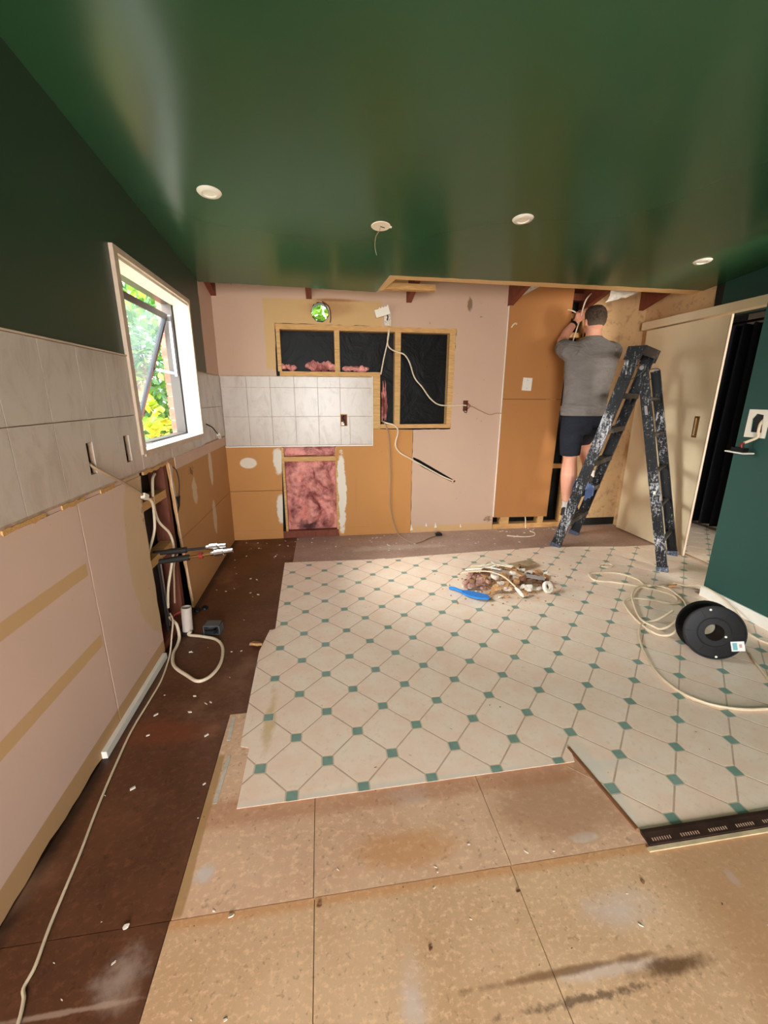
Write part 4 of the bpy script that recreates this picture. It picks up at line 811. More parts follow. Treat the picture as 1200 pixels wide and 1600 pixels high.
cable('slot_cable', [(1.47, YB+0.03, 1.14), (1.50, YB-0.004, 1.125)] + Z3([(1.585, 1.099), (1.617, 1.038), (1.593, 0.916), (1.638, 0.84), (1.735, 0.782)]) + Z3([(1.867, 0.707), (2.069, 0.595), (2.19, 0.541)], YB+0.002), 0.0075, M['cable'], 'cream cable running into the slanted cut in the plasterboard')
tag(MB().lathe([(0.012, -0.006), (0.026, -0.006), (0.028, 0.0), (0.012, 0.0), (0.012, -0.006)], (2.212, YB-0.0005, 0.533), (0, 1, 0), 20).build('cable_grommet', plain('pinkish_rubber', (212, 170, 140), 0.7)), 'round pinkish grommet at the lower end of the slanted cut', 'grommet')
cable('loop_cable', [(1.523, YB+0.01, 1.96), (1.518, YB-0.006, 1.925)] + Z3([(1.512, 1.83), (1.55, 1.785)]) + Z3([(1.61, 1.763), (1.668, 1.744), (1.718, 1.677), (1.77, 1.542), (1.846, 1.456), (1.925, 1.356), (2.009, 1.297), (2.118, 1.285), (2.234, 1.291), (2.29, 1.287)]), 0.0065, M['cable'], 'white cable swinging across the framed opening to the wall box')
cable('loop_cable', [(1.53, YB+0.01, 1.965), (1.525, YB-0.006, 1.935)] + Z3([(1.510, 1.846), (1.477, 1.707), (1.449, 1.567)], YB-0.008), 0.0065, M['cable'], 'white cable dropping from the top plate to the tiled corner')
cable('thin_wire', Z3([(2.29, 1.287), (2.36, 1.275), (2.40, 1.254), (2.534, 1.199), (2.60, 1.212), (2.667, 1.211)]), 0.004, M['cable_grey'], 'thin brown wire from the wall box to the tall board')
wbx = empty('wall_box', (2.287, YB, 1.235), 'dark open wall box with red wire in the pink board', 'wall box'); mb = MB(); mb.box(2.262, 2.312, YB+0.035, YB+0.04, 1.235, 1.335); mb.box(2.262, 2.266, YB, YB+0.035, 1.235, 1.335); mb.box(2.308, 2.312, YB, YB+0.035, 1.235, 1.335); mb.box(2.266, 2.308, YB, YB+0.035, 1.235, 1.239); mb.box(2.266, 2.308, YB, YB+0.035, 1.331, 1.335); mb.build('box_shell', M['rimu_v'], wbx)
MB().tube(catmull([(2.30, YB+0.02, 1.32), (2.315, YB-0.01, 1.30), (2.33, YB-0.012, 1.285), (2.31, YB-0.008, 1.255)], 4), 0.004, 6).build('red_wire', M['red'], wbx); MB().tube(catmull([(2.27, YB+0.02, 1.25), (2.28, YB-0.012, 1.222), (2.30, YB-0.012, 1.222), (2.305, YB+0.02, 1.25)], 4), 0.0035, 6).build('bare_wire', M['dark_pipe'], wbx)
fx = empty('range_hood_socket', (1.49, YB, 1.995), 'white socket with loosened cover above the framed opening', 'socket'); mb = MB(); mb.box(1.477, 1.54, YB-0.016, YB-0.001, 1.99, 2.105); mb.build('base_plate', plain('chipped_white_base', (214, 200, 182), 0.6, var=0.25, scale=60), fx)
MB().obox((1.455, YB-0.045, 2.092), Vector((0.062, 0, 0.020)), (0, 0.014, 0), Vector((-0.010, -0.006, 0.030))).build('loose_cover', M['plastic_w'], fx); mb = MB(); [mb.obox((1.43+k*0.024, YB-0.05, 2.118+k*0.008), (0.006, 0, 0.002), (0, 0.012, 0), (-0.002, 0, 0.008)) for k in range(4)]; mb.build('cover_clips', M['plastic_w'], fx)
MB().tube([(1.505, YB-0.017, 2.03), (1.512, YB-0.024, 2.06), (1.50, YB-0.02, 2.085)], 0.006, 6).build('wire_stub', M['dark_pipe'], fx)
sw = empty('switch_plate', (2.897, YB-0.014, 1.43), 'white switch plate on the tall tan board', 'switch'); MB().panel([[(2.848, 1.432), (2.944, 1.428), (2.948, 1.548), (2.856, 1.552)]], 'y', YB-0.014, -0.009).build('plate', M['plastic_w'], sw); MB().box(2.885, 2.909, YB-0.028, YB-0.023, 1.47, 1.505).build('rocker', M['plastic_w'], sw)
for z in (1.452, 1.528): MB().lathe([(0.0001, -0.012), (0.004, -0.012), (0.004, 0.0)], (2.897, YB-0.014, z), (0, 1, 0), 10).build('screw', M['stay'], sw)
tb = empty('tile_socket_box', (1.096, YB, 1.10), 'open socket hole with wires in the white back tiles', 'wall box'); mb = MB(); mb.box(1.068, 1.124, YB+0.03, YB+0.034, 1.102, 1.203); mb.build('box_back', M['rimu_v'], tb); MB().tube(catmull([(1.10, YB+0.025, 1.19), (1.085, YB, 1.17), (1.105, YB-0.002, 1.145), (1.09, YB+0.01, 1.12)], 4), 0.005, 6).build('wire_loop', M['dark_pipe'], tb); MB().box(1.072, 1.10, YB+0.004, YB+0.03, 1.104, 1.135).build('paper_scrap', M['plastic_w'], tb); mb = MB(); mb.panel([[(1.062, 1.096), (1.13, 1.096), (1.13, 1.209), (1.062, 1.209)], [(1.068, 1.102), (1.124, 1.102), (1.124, 1.203), (1.068, 1.203)]], 'y', YB-0.0065, -0.0015); mb.build('box_rim', M['pine'], tb)
cable('stub_cable', [(2.69, YB-0.02, 2.0), (2.70, YB-0.03, 2.02), (2.72, YB-0.028, 2.035), (2.74, YB-0.022, 2.03)], 0.007, M['cable'], 'short cream cable stub at the edge of the tall board')
cable('stub_cable', [(3.02, YB+0.0, 0.14), (3.02, YB-0.02, 0.09), (3.022, YB-0.025, 0.03), (3.025, YB-0.03, 0.006)], 0.005, M['cable'], 'thin white wire hanging under the tall tan board')

# ---- roof space scraps
def scrap(name, pts, mat, label, amp=0.012, seed=0, cat='paper scrap'):
    mb = MB(); c = sum((Vector(p_) for p_ in pts), Vector())/len(pts); n = len(pts)
    P = [Vector(p_) for p_ in pts]; mid = [(P[i]+P[(i+1) % n])/2 for i in range(n)]; ring_ = [v for p_ in zip(P, mid) for v in p_]; inner = [c+(v-c)*0.5 for v in ring_]
    vs_ = [v+amp*mnoise.noise_vector(v*14+Vector((seed, 0, 0))) for v in ring_+inner+[c]]; m_ = len(ring_); fs = []
    for i in range(m_): i2 = (i+1) % m_; fs += [(i, i2, m_+i2, m_+i), (m_+i, m_+i2, 2*m_)]
    nn = (P[1]-P[0]).cross(P[2]-P[0]).normalized()*0.003; A = len(vs_); allv = vs_+[v+nn for v in vs_]
    fs2 = fs+[tuple(A+k for k in reversed(f)) for f in fs]+[((i+1) % m_, i, A+i, A+(i+1) % m_) for i in range(m_)]
    return tag(mb.add(allv, fs2).build(name, mat), label, cat)
M['foil'] = plain('white_building_foil', (206, 196, 182), 0.7, var=0.15, scale=30)
scrap('foil_scrap', [(2.705, 3.96, 2.40), (2.98, 3.96, 2.39), (2.90, 3.97, 2.335), (2.80, 3.98, 2.285), (2.735, 3.98, 2.255), (2.705, 3.98, 2.30)], M['foil'], 'white foil scrap above the tall tan board', 0.02, 1)
scrap('foil_scrap', [(3.43, 3.68, 2.27), (3.72, 3.68, 2.275), (3.66, 3.68, 2.245), (3.58, 3.68, 2.215), (3.50, 3.68, 2.20), (3.40, 3.68, 2.165), (3.42, 3.68, 2.22)], M['foil'], 'torn white foil hanging above and right of the person', 0.02, 2)

# ---- left wall cables and plumbing
X3 = lambda l, x: [(x, a_, b2) for a_, b2 in l]
cable('slot_cable', [(-0.04, 1.74, 1.15), (0.004, 1.745, 1.10), (0.03, 1.80, 1.055), (0.028, 1.91, 1.005), (0.022, 2.03, 0.945), (0.02, 2.10, 0.905)], 0.0065, M['cable_grey'], 'grey brown cable coming out of the slot in the left tiles')
jn = MB().obox((0.018, 2.135, 0.888), (0.010, 0, 0), (0, 0.022, -0.01), (0, 0.005, 0.012)).build('wire_joint', M['plastic_w']); tag(jn, 'small white wire joint at the top of the wall cavity', 'connector')
cable('cavity_cable', [(0.016, 2.15, 0.88), (0.02, 2.20, 0.845), (0.0, 2.255, 0.77), (-0.01, 2.25, 0.67), (-0.03, 2.18, 0.56), (-0.05, 2.17, 0.45)], 0.0065, M['cable'], 'cream cable curving into the top of the wall cavity')
cable('cavity_cable', [(-0.03, 2.42, 0.95), (-0.02, 2.35, 0.925), (-0.02, 2.32, 0.80), (-0.015, 2.34, 0.70), (0.005, 2.41, 0.61), (0.01, 2.43, 0.52), (0.0, 2.39, 0.42), (-0.02, 2.35, 0.30), (-0.03, 2.33, 0.18)], 0.007, M['cable'], 'long cream cable snaking down the middle of the cavity')
cable('cavity_cable', [(0.012, 2.50, 0.47), (0.0, 2.43, 0.41), (-0.01, 2.42, 0.30), (-0.02, 2.41, 0.17)], 0.005, M['cable_grey'], 'thin cable beside the pipes low in the cavity')
cable('drain_hose', [(-0.06, 2.20, 0.52), (-0.055, 2.20, 0.35), (-0.05, 2.19, 0.15), (-0.045, 2.19, 0.05)], 0.012, M['dark_pipe'], 'black hose standing at the left side of the cavity', 'hose')
cable('thin_wire', [(0.004, 2.60, 0.96), (0.012, 2.635, 0.93), (0.012, 2.655, 0.86), (0.012, 2.63, 0.79), (0.01, 2.60, 0.72)], 0.003, M['dark_pipe'], 'thin dark wire looped on the tan board right of the cavity')
scrap('tape_scrap', [(0.006, 2.585, 0.78), (0.02, 2.62, 0.78), (0.016, 2.61, 0.72), (0.006, 2.585, 0.68), (0.012, 2.595, 0.73)], M['plastic_k'], 'black tape scrap stuck on the edge of the tan board', 0.004, 4, 'tape')
pp = empty('water_pipes', (0.0, 2.3, 0.45), 'pair of capped water pipes sticking out of the wall cavity', 'water pipes')
for z0, z1, y_, L_, red in ((0.530, 0.556, 2.30, 0.335, False), (0.487, 0.535, 2.27, 0.375, True)):
    q = lambda t, z0=z0, z1=z1, y_=y_, L_=L_: Vector((-0.05+t*(L_+0.05), y_, z0+(z1-z0)*t))
    MB().tube([q(0), q(0.18), q(0.22), q(0.45)], [0.014, 0.014, 0.017, 0.017], 12).build('dark_fitting', M['dark_pipe'], pp, smooth=True)
    MB().tube([q(0.44), q(0.74)], 0.0075, 10).build('pipe', M['brass'] if red else M['dark_pipe'], pp, smooth=True)
    MB().tube([q(0.72), q(0.76), q(0.77), q(0.88), q(0.885), q(1.0)], [0.012, 0.012, 0.019, 0.019, 0.014, 0.014], 8).build('chrome_cap', M['chrome'], pp)
    if red: MB().lathe([(0.008, -0.008), (0.019, -0.008), (0.019, 0.008), (0.008, 0.008)], q(0.60), (1, 0, 0.12), 12).build('red_ring', M['red'], pp)
for y_, x_ in ((2.30, -0.035), (2.36, -0.05)): MB().tube([(x_, y_, 0.05), (x_, y_, 0.53)], 0.009, 10).build('riser', M['stay'] if y_ > 2.33 else M['dark_pipe'], pp, smooth=True)
MB().tube([(-0.05, 2.20, 0.495), (-0.05, 2.42, 0.50)], 0.014, 10).build('dark_fitting', M['dark_pipe'], pp, smooth=True)
pv = empty('waste_pipe', (0.055, 2.34, 0), 'white plastic waste pipe stub standing by the cavity', 'waste pipe'); MB().lathe([(0.024, 0.0), (0.029, 0.0), (0.029, 0.165), (0.024, 0.165), (0.024, 0.0)], (0.055, 2.345, 0.001), (0.03, 0.06, 1), 24).build('pipe_stub', plain('dull_white_pvc', (206, 190, 176), 0.45), pv, smooth=True); MB().lathe([(0.032, 0.0), (0.034, 0.004), (0.034, 0.016), (0.029, 0.02)], (0.055, 2.345, 0.0005), (0, 0, 1), 24).build('floor_collar', M['dark_pipe'], pv, smooth=True)
for k, (x, y) in enumerate(((0.035, 2.615), (0.075, 2.64))): tag(MB().lathe([(0.0001, 0.0), (0.020, 0.001), (0.022, 0.010), (0.015, 0.018), (0.0001, 0.020)], (x, y, 0.0005), (0.25, -0.3, 1), 16).build('rubber_bung', M['plastic_k'], smooth=True), ('black rubber bung against the wall behind the waste pipe', 'black rubber bung on the floor right of the waste pipe')[k], 'bung')
gb = empty('flush_box', (0.205, 2.33, 0), 'empty grey plastic flush box lying on the dark floor', 'flush box'); cg = Vector((0.205, 2.335, 0.03)); u_ = Vector((0.99, -0.12, 0)); v_ = Vector((0.12, 0.99, 0)); mb = MB()
mb.obox(cg+v_*0.033, u_*0.048, v_*0.002, (0, 0, 0.029)); mb.obox(cg-u_*0.046, u_*0.002, v_*0.033, (0, 0, 0.029)); mb.obox(cg+u_*0.046, u_*0.002, v_*0.033, (0, 0, 0.029)); mb.obox(cg+Vector((0, 0, -0.027)), u_*0.048, v_*0.033, (0, 0, 0.002)); mb.obox(cg+Vector((0, 0, 0.027)), u_*0.048, v_*0.033, (0, 0, 0.002)); mb.build('box_shell', M['grey_box'], gb)
MB().bar(cg-u_*0.04-v_*0.034+Vector((0, 0, 0.0)), cg+u_*0.04-v_*0.034, 0.006, 0.008).build('strap', M['plastic_k'], gb); MB().box(cg.x+0.005, cg.x+0.02, cg.y-0.03, cg.y-0.01, 0.006, 0.03).build('screw_boss', M['plastic_k'], gb)
loop = [(0.072, 2.305), (0.151, 2.277), (0.244, 2.23), (0.299, 2.139), (0.319, 2.001), (0.296, 1.899), (0.244, 1.862), (0.175, 1.916), (0.085, 2.007), (0.045, 2.117), (0.040, 2.20)]
cable('floor_cable', [(0.085, 2.31, 0.03)] + [(x, y, 0.011) for x, y in loop] + [(0.035, 2.26, 0.03), (0.02, 2.29, 0.085), (0.0, 2.30, 0.11), (-0.03, 2.33, 0.12)], 0.0085, M['cable'], 'thick cream cable lying in a loop by the waste pipe')
longc = [(0.045, 2.014), (0.059, 1.883), (0.057, 1.748), (0.053, 1.575), (0.07, 1.37), (0.088, 1.216), (0.109, 1.078), (0.121, 0.971), (0.132, 0.881), (0.145, 0.807), (0.144, 0.766), (0.158, 0.743), (0.172, 0.70), (0.178, 0.64), (0.2, 0.5)]
cable('floor_cable', [(-0.02, 2.32, 0.15), (0.01, 2.27, 0.13), (0.02, 2.20, 0.08), (0.03, 2.12, 0.02)] + [(x, y, 0.006) for x, y in longc], 0.0042, M['cable'], 'thin cream cable running along the left wall towards the viewer')
tag(MB().tube([(0.012, 2.26, 0.115), (-0.01, 2.30, 0.13), (0.01, 2.33, 0.14), (0.06, 2.36, 0.15)], 0.004, 6).build('red_wire', M['red']), 'short red wire joint above the cable loop', 'wire')
cable('slot_lead', [(-0.01, 3.433, 1.165), (0.016, 3.45, 1.15), (0.03, 3.52, 1.125), (0.03, 3.60, 1.09), (0.03, 3.66, 1.065)], 0.005, M['dark_pipe'], 'dark lead from the slot right of the window')
tag(MB().obox((0.03, 3.70, 1.045), (0.010, 0, 0), (0, 0.030, -0.016), (0, 0.006, 0.012)).build('lead_connector', M['plastic_w']), 'white connector on the lead right of the window', 'connector')

# ---- green wall socket with its faceplate hanging out
so = empty('open_socket', (XN, 2.235, 1.13), 'opened white socket with its faceplate dangling on wires', 'socket')
MB().panel([[(2.172, 1.128), (2.298, 1.128), (2.298, 1.296), (2.172, 1.296)], [(2.195, 1.16), (2.265, 1.16), (2.272, 1.24), (2.25, 1.272), (2.205, 1.265)]], 'x', XN-0.0005, -0.008).build('mounting_frame', M['plastic_w'], so)
MB().tube(catmull([(XN+0.03, 2.22, 1.245), (XN-0.01, 2.21, 1.215), (XN-0.025, 2.20, 1.17), (XN-0.02, 2.20, 1.135), (XN-0.04, 2.225, 1.11), (XN-0.05, 2.25, 1.095)], 5), 0.008, 8).build('feed_cable', M['cable'], so, smooth=True)
MB().panel([[(2.19, 1.033), (2.315, 1.033), (2.315, 1.041), (2.19, 1.041)]], 'x', XN-0.105, 0.078).xf(lambda v: Vector((v.x, v.y, v.z+(v.y-2.25)*0.03))).build('faceplate', M['plastic_w'], so)
mb = MB(); mb.box(XN-0.09, XN-0.05, 2.21, 2.29, 1.042, 1.066); mb.build('switch_mechanism', M['plastic_k'], so)
for k, (dx, dy, mt) in enumerate(((-0.075, 2.235, 'red'), (-0.062, 2.255, 'red'), (-0.058, 2.24, 'dark_pipe'))): MB().tube(catmull([(XN-0.048, 2.245, 1.098), (XN+dx, dy+0.004, 1.088), (XN+dx, dy, 1.066)], 4), 0.004, 6).build('core_wire', M[mt], so)

# ---- cable reel
RC = Vector((2.93, 1.695, 0.0)); rr = 0.146
rax = Vector((-0.42, -0.86, 0.20)).normalized()
rl = empty('cable_reel', (RC.x, RC.y, VZ), 'empty black plastic cable reel standing on the vinyl by the skirting', 'cable reel')
def flange(c, nm):
    mb = MB(); mb.lathe([(0.045, -0.003), (rr-0.004, -0.003), (rr, -0.001), (rr, 0.003), (rr-0.004, 0.004), (0.045, 0.004), (0.045, -0.003)], c, rax, 48)
    mb.lathe([(0.075, 0.004), (0.077, 0.006), (0.080, 0.006), (0.082, 0.004)], c, rax, 40); mb.lathe([(rr-0.010, 0.004), (rr-0.008, 0.007), (rr-0.002, 0.007), (rr, 0.003)], c, rax, 48)
    u = rax.orthogonal().normalized(); v = rax.cross(u)
    for k in range(6):
        a_ = k*math.pi/3+0.3; d_ = u*math.cos(a_)+v*math.sin(a_); mb.bar(c+d_*0.085+rax*0.004, c+d_*(rr-0.012)+rax*0.004, 0.003, 0.003, rax)
    return mb.build(nm, M['plastic_k'], rl, smooth=True)
ch = math.sqrt(1-rax.z**2)
c1 = RC+Vector((0, 0, VZ+rr*ch+0.004)); c2 = c1-rax*0.105; c2.z = c2.z
dz = (VZ+rr*ch+0.002)-c2.z-0.0
flange(c1, 'front_flange'); flange(c2, 'back_flange')
MB().lathe([(0.062, 0.002), (0.062, 0.103), (0.048, 0.103), (0.048, 0.002), (0.062, 0.002)], c2, rax, 36).build('hub', M['plastic_k'], rl, smooth=True)
u = Vector((0.86, -0.42, 0)); u = (u-rax*u.dot(rax)).normalized(); v = rax.cross(u)
if v.z < 0: v = -v
stc = c1+rax*0.0065+u*0.108-v*0.055; stx = (u*0.96+v*0.22).normalized(); sty = rax.cross(stx)
if sty.z < 0: sty = -sty
MB().obox(stc, stx*0.030, sty*0.026, rax*0.0008).build('paper_label', plain('pale_sticker', (226, 226, 222), 0.6), rl)
MB().obox(stc-stx*0.013, stx*0.010, sty*0.019, rax*0.0012).build('label_print', plain('teal_print', (110, 170, 180), 0.6), rl); MB().obox(stc+stx*0.012+sty*0.002, stx*0.006, sty*0.009, rax*0.0012).build('label_print', plain('red_grey_print', (190, 150, 150), 0.6), rl)
for d_ in (u*0.02-v*0.13, u*0.052-v*0.015, -u*0.03+v*0.12): MB().lathe([(0.0001, 0.005), (0.006, 0.005), (0.006, 0.003)], c1+d_, rax, 14).build('stud_hole', M['plastic_w'], rl)
cA = [(2.877, 1.294), (2.744, 1.309), (2.645, 1.339), (2.576, 1.386), (2.531, 1.463), (2.533, 1.592), (2.595, 1.754), (2.688, 1.913), (2.80, 2.035), (2.88, 2.06)]
cC = [(2.847, 1.997), (2.836, 2.09), (2.935, 2.272), (3.028, 2.402), (3.164, 2.507), (3.284, 2.512), (3.351, 2.439)]
cB = [(2.803, 1.945), (2.805, 2.079), (2.84, 2.223), (2.907, 2.322), (3.002, 2.356), (3.114, 2.312), (3.2, 2.25), (3.265, 2.27), (3.302, 2.383), (3.197, 2.503), (3.045, 2.613), (2.921, 2.665), (2.924, 2.748), (3.013, 2.798), (3.183, 2.762), (3.256, 2.642), (3.24, 2.52), (3.331, 2.506), (3.42, 2.53)]
zc = VZ+0.0075
cable('reel_cable', [(3.05, 1.20, zc), (2.96, 1.25, zc)] + [(x, y, zc) for x, y in cA] + [(2.93, 2.05, 0.03), (2.99, 2.02, 0.10)], 0.0065, M['cable'], 'cream cable curving from the reel across the vinyl to the right edge')
cable('reel_cable', [(2.93, 1.90, 0.14), (2.90, 1.93, 0.06), (2.87, 1.96, 0.02)] + [(x, y, zc+0.006) for x, y in cC] + [(3.33, 2.30, zc), (3.27, 2.20, zc), (3.2, 2.1, zc)], 0.0065, M['cable'], 'cream cable ring lying behind the reel')
cable('reel_cable', [(2.90, 1.865, 0.12), (2.87, 1.87, 0.05), (2.84, 1.90, 0.015)] + [(x, y, zc+(0.012 if k % 5 == 2 else 0)) for k, (x, y) in enumerate(cB)] + [(3.482, 2.53, zc), (3.50, 2.45, 0.03), (3.495, 2.35, 0.085), (3.49, 2.20, 0.085), (3.47, 2.05, 0.05), (3.42, 1.93, 0.015), (3.36, 1.85, zc), (3.36, 1.76, zc), (3.42, 1.70, zc), (3.46, 1.6, zc)], 0.0065, M['cable'], 'long looped cream cable spread out left of the reel and over the skirting')
cable('reel_cable', [(3.17, 1.68, zc), (3.119, 1.605, zc), (3.078, 1.531, zc), (3.037, 1.461, zc), (3.0, 1.38, zc)], 0.0065, M['cable'], 'short run of cream cable right of the reel')
cable('wire_offcut', [(3.13, 2.92, zc), (3.17, 2.955, zc), (3.24, 2.95, zc), (3.25, 2.91, zc), (3.19, 2.885, zc), (3.14, 2.905, zc)], 0.005, M['cable'], 'small cream cable ring near the ladder foot')
cable('wire_offcut', [(2.72, 3.80, 0.005), (2.80, 3.76, 0.005), (2.90, 3.74, 0.005), (2.99, 3.76, 0.005), (3.04, 3.84, 0.005), (3.02, 3.90, 0.005)], 0.005, M['cable'], 'bent cream wire offcut on the floor below the tall board')

# ---- pile of rubble swept together on the vinyl
M['chip_w'] = plain('white_plaster_chip', (222, 208, 192), 0.9, var=0.12); M['chip_t'] = plain('tan_paper_chip', (190, 142, 96), 0.9, var=0.2); M['chip_b'] = plain('brown_wood_chip', (120, 78, 56), 0.9, var=0.25); M['chip_p'] = plain('dusty_pink_fluff', (176, 132, 118), 0.95, var=0.25); M['offcut'] = plain('particle_offcut', (172, 146, 110), 0.8, var=0.2); M['grey_strip'] = plain('grey_strip', (176, 166, 160), 0.6)
PC = Vector((2.24, 2.74)); rnd = random.Random(11)
def chunk(name, x, y, z, s_, mat, label, group, flat=0.45, cat='rubble', seed=None):
    r_ = random.Random(seed if seed is not None else rnd.random()); n = 7; mb = MB(); a0 = r_.uniform(0, 6)
    prof = [(r_.uniform(0.6, 1.1)) for _ in range(n)]; t1 = r_.uniform(-0.35, 0.35); t2 = r_.uniform(-0.35, 0.35); vs_ = []
    for lv, k in ((-1, 0.9), (1, 0.8)):
        for i in range(n): a_ = a0+2*math.pi*i/n; px, py = s_*prof[i]*k*math.cos(a_), s_*prof[i]*k*math.sin(a_)*0.75; vs_.append((px, py, lv*s_*flat*0.5+px*t1+py*t2+r_.uniform(-.1, .1)*s_))
    fs = [tuple(reversed(range(n))), tuple(range(n, 2*n))] + [(i, (i+1) % n, n+(i+1) % n, n+i) for i in range(n)]
    zm = min(v[2] for v in vs_); mb.add([(x+a_, y+b2, z+c_-zm) for a_, b2, c_ in vs_], fs)
    return tag(mb.build(name, mat), label, cat, group)
kinds = [('plaster_chip', 'chip_w', 'white plaster chip in the rubble pile', 'white plaster chips in the rubble pile'), ('paper_chip', 'chip_t', 'tan torn board piece in the rubble pile', 'tan board pieces in the rubble pile'), ('wood_chip', 'chip_b', 'dark brown wood chip in the rubble pile', 'brown wood chips in the rubble pile')]
for k in range(120):
    a_ = rnd.uniform(0, 2*math.pi); q = math.sqrt(rnd.random()); dx, dy = q*0.36*math.cos(a_), q*0.25*math.sin(a_); h = max(0, 0.055*(1-q**1.5))*rnd.random()
    kd = kinds[(0 if rnd.random() < 0.3 else 1) if dx < 0.1 and dy < 0.05 else (2 if rnd.random() < 0.5 else rnd.choice((0, 1)))]
    side = ('back ' if dy > 0.06 else 'front ' if dy < -0.06 else 'middle ')+('left' if dx < -0.1 else 'right' if dx > 0.1 else 'centre'); kd = (kd[0], kd[1], kd[2].replace('in the rubble pile', 'in the '+side+' of the rubble pile'), kd[3])
    chunk(kd[0], PC.x+dx+dy*0.3, PC.y+dy, VZ+0.0005+h, rnd.uniform(0.02, 0.058)*(1.15-q*0.5), M[kd[1]], kd[2], kd[3], rnd.uniform(0.3, 0.7))
for k in range(26):
    x, y = 1.98+rnd.gauss(0, 0.05), 2.70+rnd.gauss(0, 0.05); chunk('insulation_clump', x, y, VZ+0.0005+rnd.random()*0.03, rnd.uniform(0.02, 0.035), M['chip_p'], 'dusty pink insulation clump at the left of the rubble pile', 'pink clumps in the rubble pile', 0.8)
def plank(p0, p1, w, t, mat, nm, label, cat, tilt=(0, 0, 1)): return tag(MB().bar(p0, p1, w, t, tilt).build(nm, mat), label, cat)
plank((2.28, 2.915, 0.045), (2.60, 3.03, 0.035), 0.075, 0.018, M['offcut'], 'board_offcut', 'flat particleboard offcut at the back of the rubble pile', 'offcut')
plank((2.16, 2.83, 0.075), (2.50, 2.66, 0.055), 0.06, 0.004, M['grey_strip'], 'metal_strip', 'grey flat strip lying across the rubble pile', 'strip')
for k, (p0, p1) in enumerate((((1.95, 2.86, 0.075), (2.20, 2.78, 0.095)), ((2.02, 2.93, 0.07), (2.30, 2.80, 0.10)), ((2.10, 2.92, 0.08), (2.34, 2.86, 0.08)), ((2.00, 2.90, 0.06), (2.28, 2.93, 0.085)), ((2.12, 2.84, 0.09), (2.26, 2.95, 0.08)))):
    cable('tangled_wire', [p0, Vector(p0).lerp(Vector(p1), 0.3)+Vector((0.02, -0.03, 0.02)), Vector(p0).lerp(Vector(p1), 0.7)+Vector((-0.02, 0.03, 0.01)), p1], 0.006, M['cable'] if k % 2 else M['plastic_w'], ('white wire offcut reaching furthest left on the rubble pile', 'cream wire offcut crossing the middle of the tangle on the rubble pile', 'white wire offcut nearest the board offcut on the rubble pile', 'cream wire offcut along the back edge of the rubble pile', 'short white wire offcut standing across the tangle on the rubble pile')[k], 'wire')
cable('plug_lead', [(1.92, 2.86, 0.05), (2.08, 2.78, 0.09), (2.16, 2.66, 0.10), (2.20, 2.56, 0.075), (2.22, 2.53, 0.05)], 0.005, M['cable'], 'cream lead lying over the front of the rubble pile')
tag(MB().tube([(2.212, 2.545, 0.058), (2.225, 2.515, 0.044), (2.235, 2.48, 0.03), (2.24, 2.465, 0.022)], [0.008, 0.014, 0.013, 0.006], 8).build('lead_plug', M['plastic_w'], smooth=True), 'white plug end on the lead at the front of the pile', 'plug')
tag(MB().lathe([(0.026, -0.012), (0.042, -0.012), (0.044, 0.0), (0.042, 0.012), (0.026, 0.012), (0.024, 0), (0.026, -0.012)], (2.455, 2.535, VZ+0.043), (0.35, -0.75, 0.45), 28).build('tape_roll', M['plastic_w'], smooth=True), 'white tape roll at the right front of the rubble pile', 'tape roll')
br = empty('hand_brush', (1.86, 2.56, VZ), 'bright blue plastic hand tool at the left edge of the rubble pile', 'hand tool')
MB().panel([[(1.825, 2.57), (1.86, 2.515), (1.91, 2.475), (1.975, 2.455), (1.995, 2.47), (1.99, 2.515), (1.94, 2.55), (1.88, 2.595), (1.84, 2.60)]], 'z', VZ+0.03, -0.012).build('blade', M['blue'], br); MB().tube(catmull([(1.84, 2.588, VZ+0.024), (1.815, 2.61, VZ+0.026), (1.795, 2.65, VZ+0.022), (1.765, 2.67, VZ+0.018)], 4), [0.012]*12+[0.010], 8).build('handle', M['blue'], br, smooth=True)
dust = MB()
for k in range(500):
    a_ = rnd.uniform(0, 6.28); q = abs(rnd.gauss(0, 0.55)); x, y = PC.x+q*0.42*math.cos(a_), PC.y-0.02+q*0.30*math.sin(a_); s_ = rnd.uniform(0.002, 0.007); dust.box(x-s_, x+s_, y-s_, y+s_*0.6, VZ, VZ+s_)
tag(dust.build('rubble_dust', M['chip_t']), 'fine brown crumbs spread under the rubble pile', 'crumbs', kind='stuff')
crumb = MB()
for k in range(170):
    zone = rnd.random()
    if zone < 0.45: x, y, z = rnd.uniform(0.1, 3.0), rnd.uniform(3.5, 4.0), 0
    elif zone < 0.7: x, y, z = rnd.uniform(0.06, 0.45), rnd.uniform(0.7, 3.8), 0
    elif zone < 0.85: x, y, z = rnd.uniform(0.5, 2.2), rnd.uniform(0.45, 1.1), 0
    else: x, y, z = rnd.uniform(2.65, 3.35), rnd.uniform(3.92, 4.02), 0
    if 1.84 < x and 0.82 < y < 1.2: continue
    s_ = rnd.uniform(0.002, 0.008)*(0.55 if y < 1.2 else 1); crumb.obox((x, y, z+s_*0.3), Vector((s_, s_*rnd.uniform(-1, 1), 0)), Vector((-s_*0.4*rnd.random(), s_*0.5, 0)), (0, 0, s_*0.3))
tag(crumb.build('plaster_crumbs', M['chip_w']), 'tiny white plaster crumbs strewn over the bare floor', 'crumbs', kind='stuff')
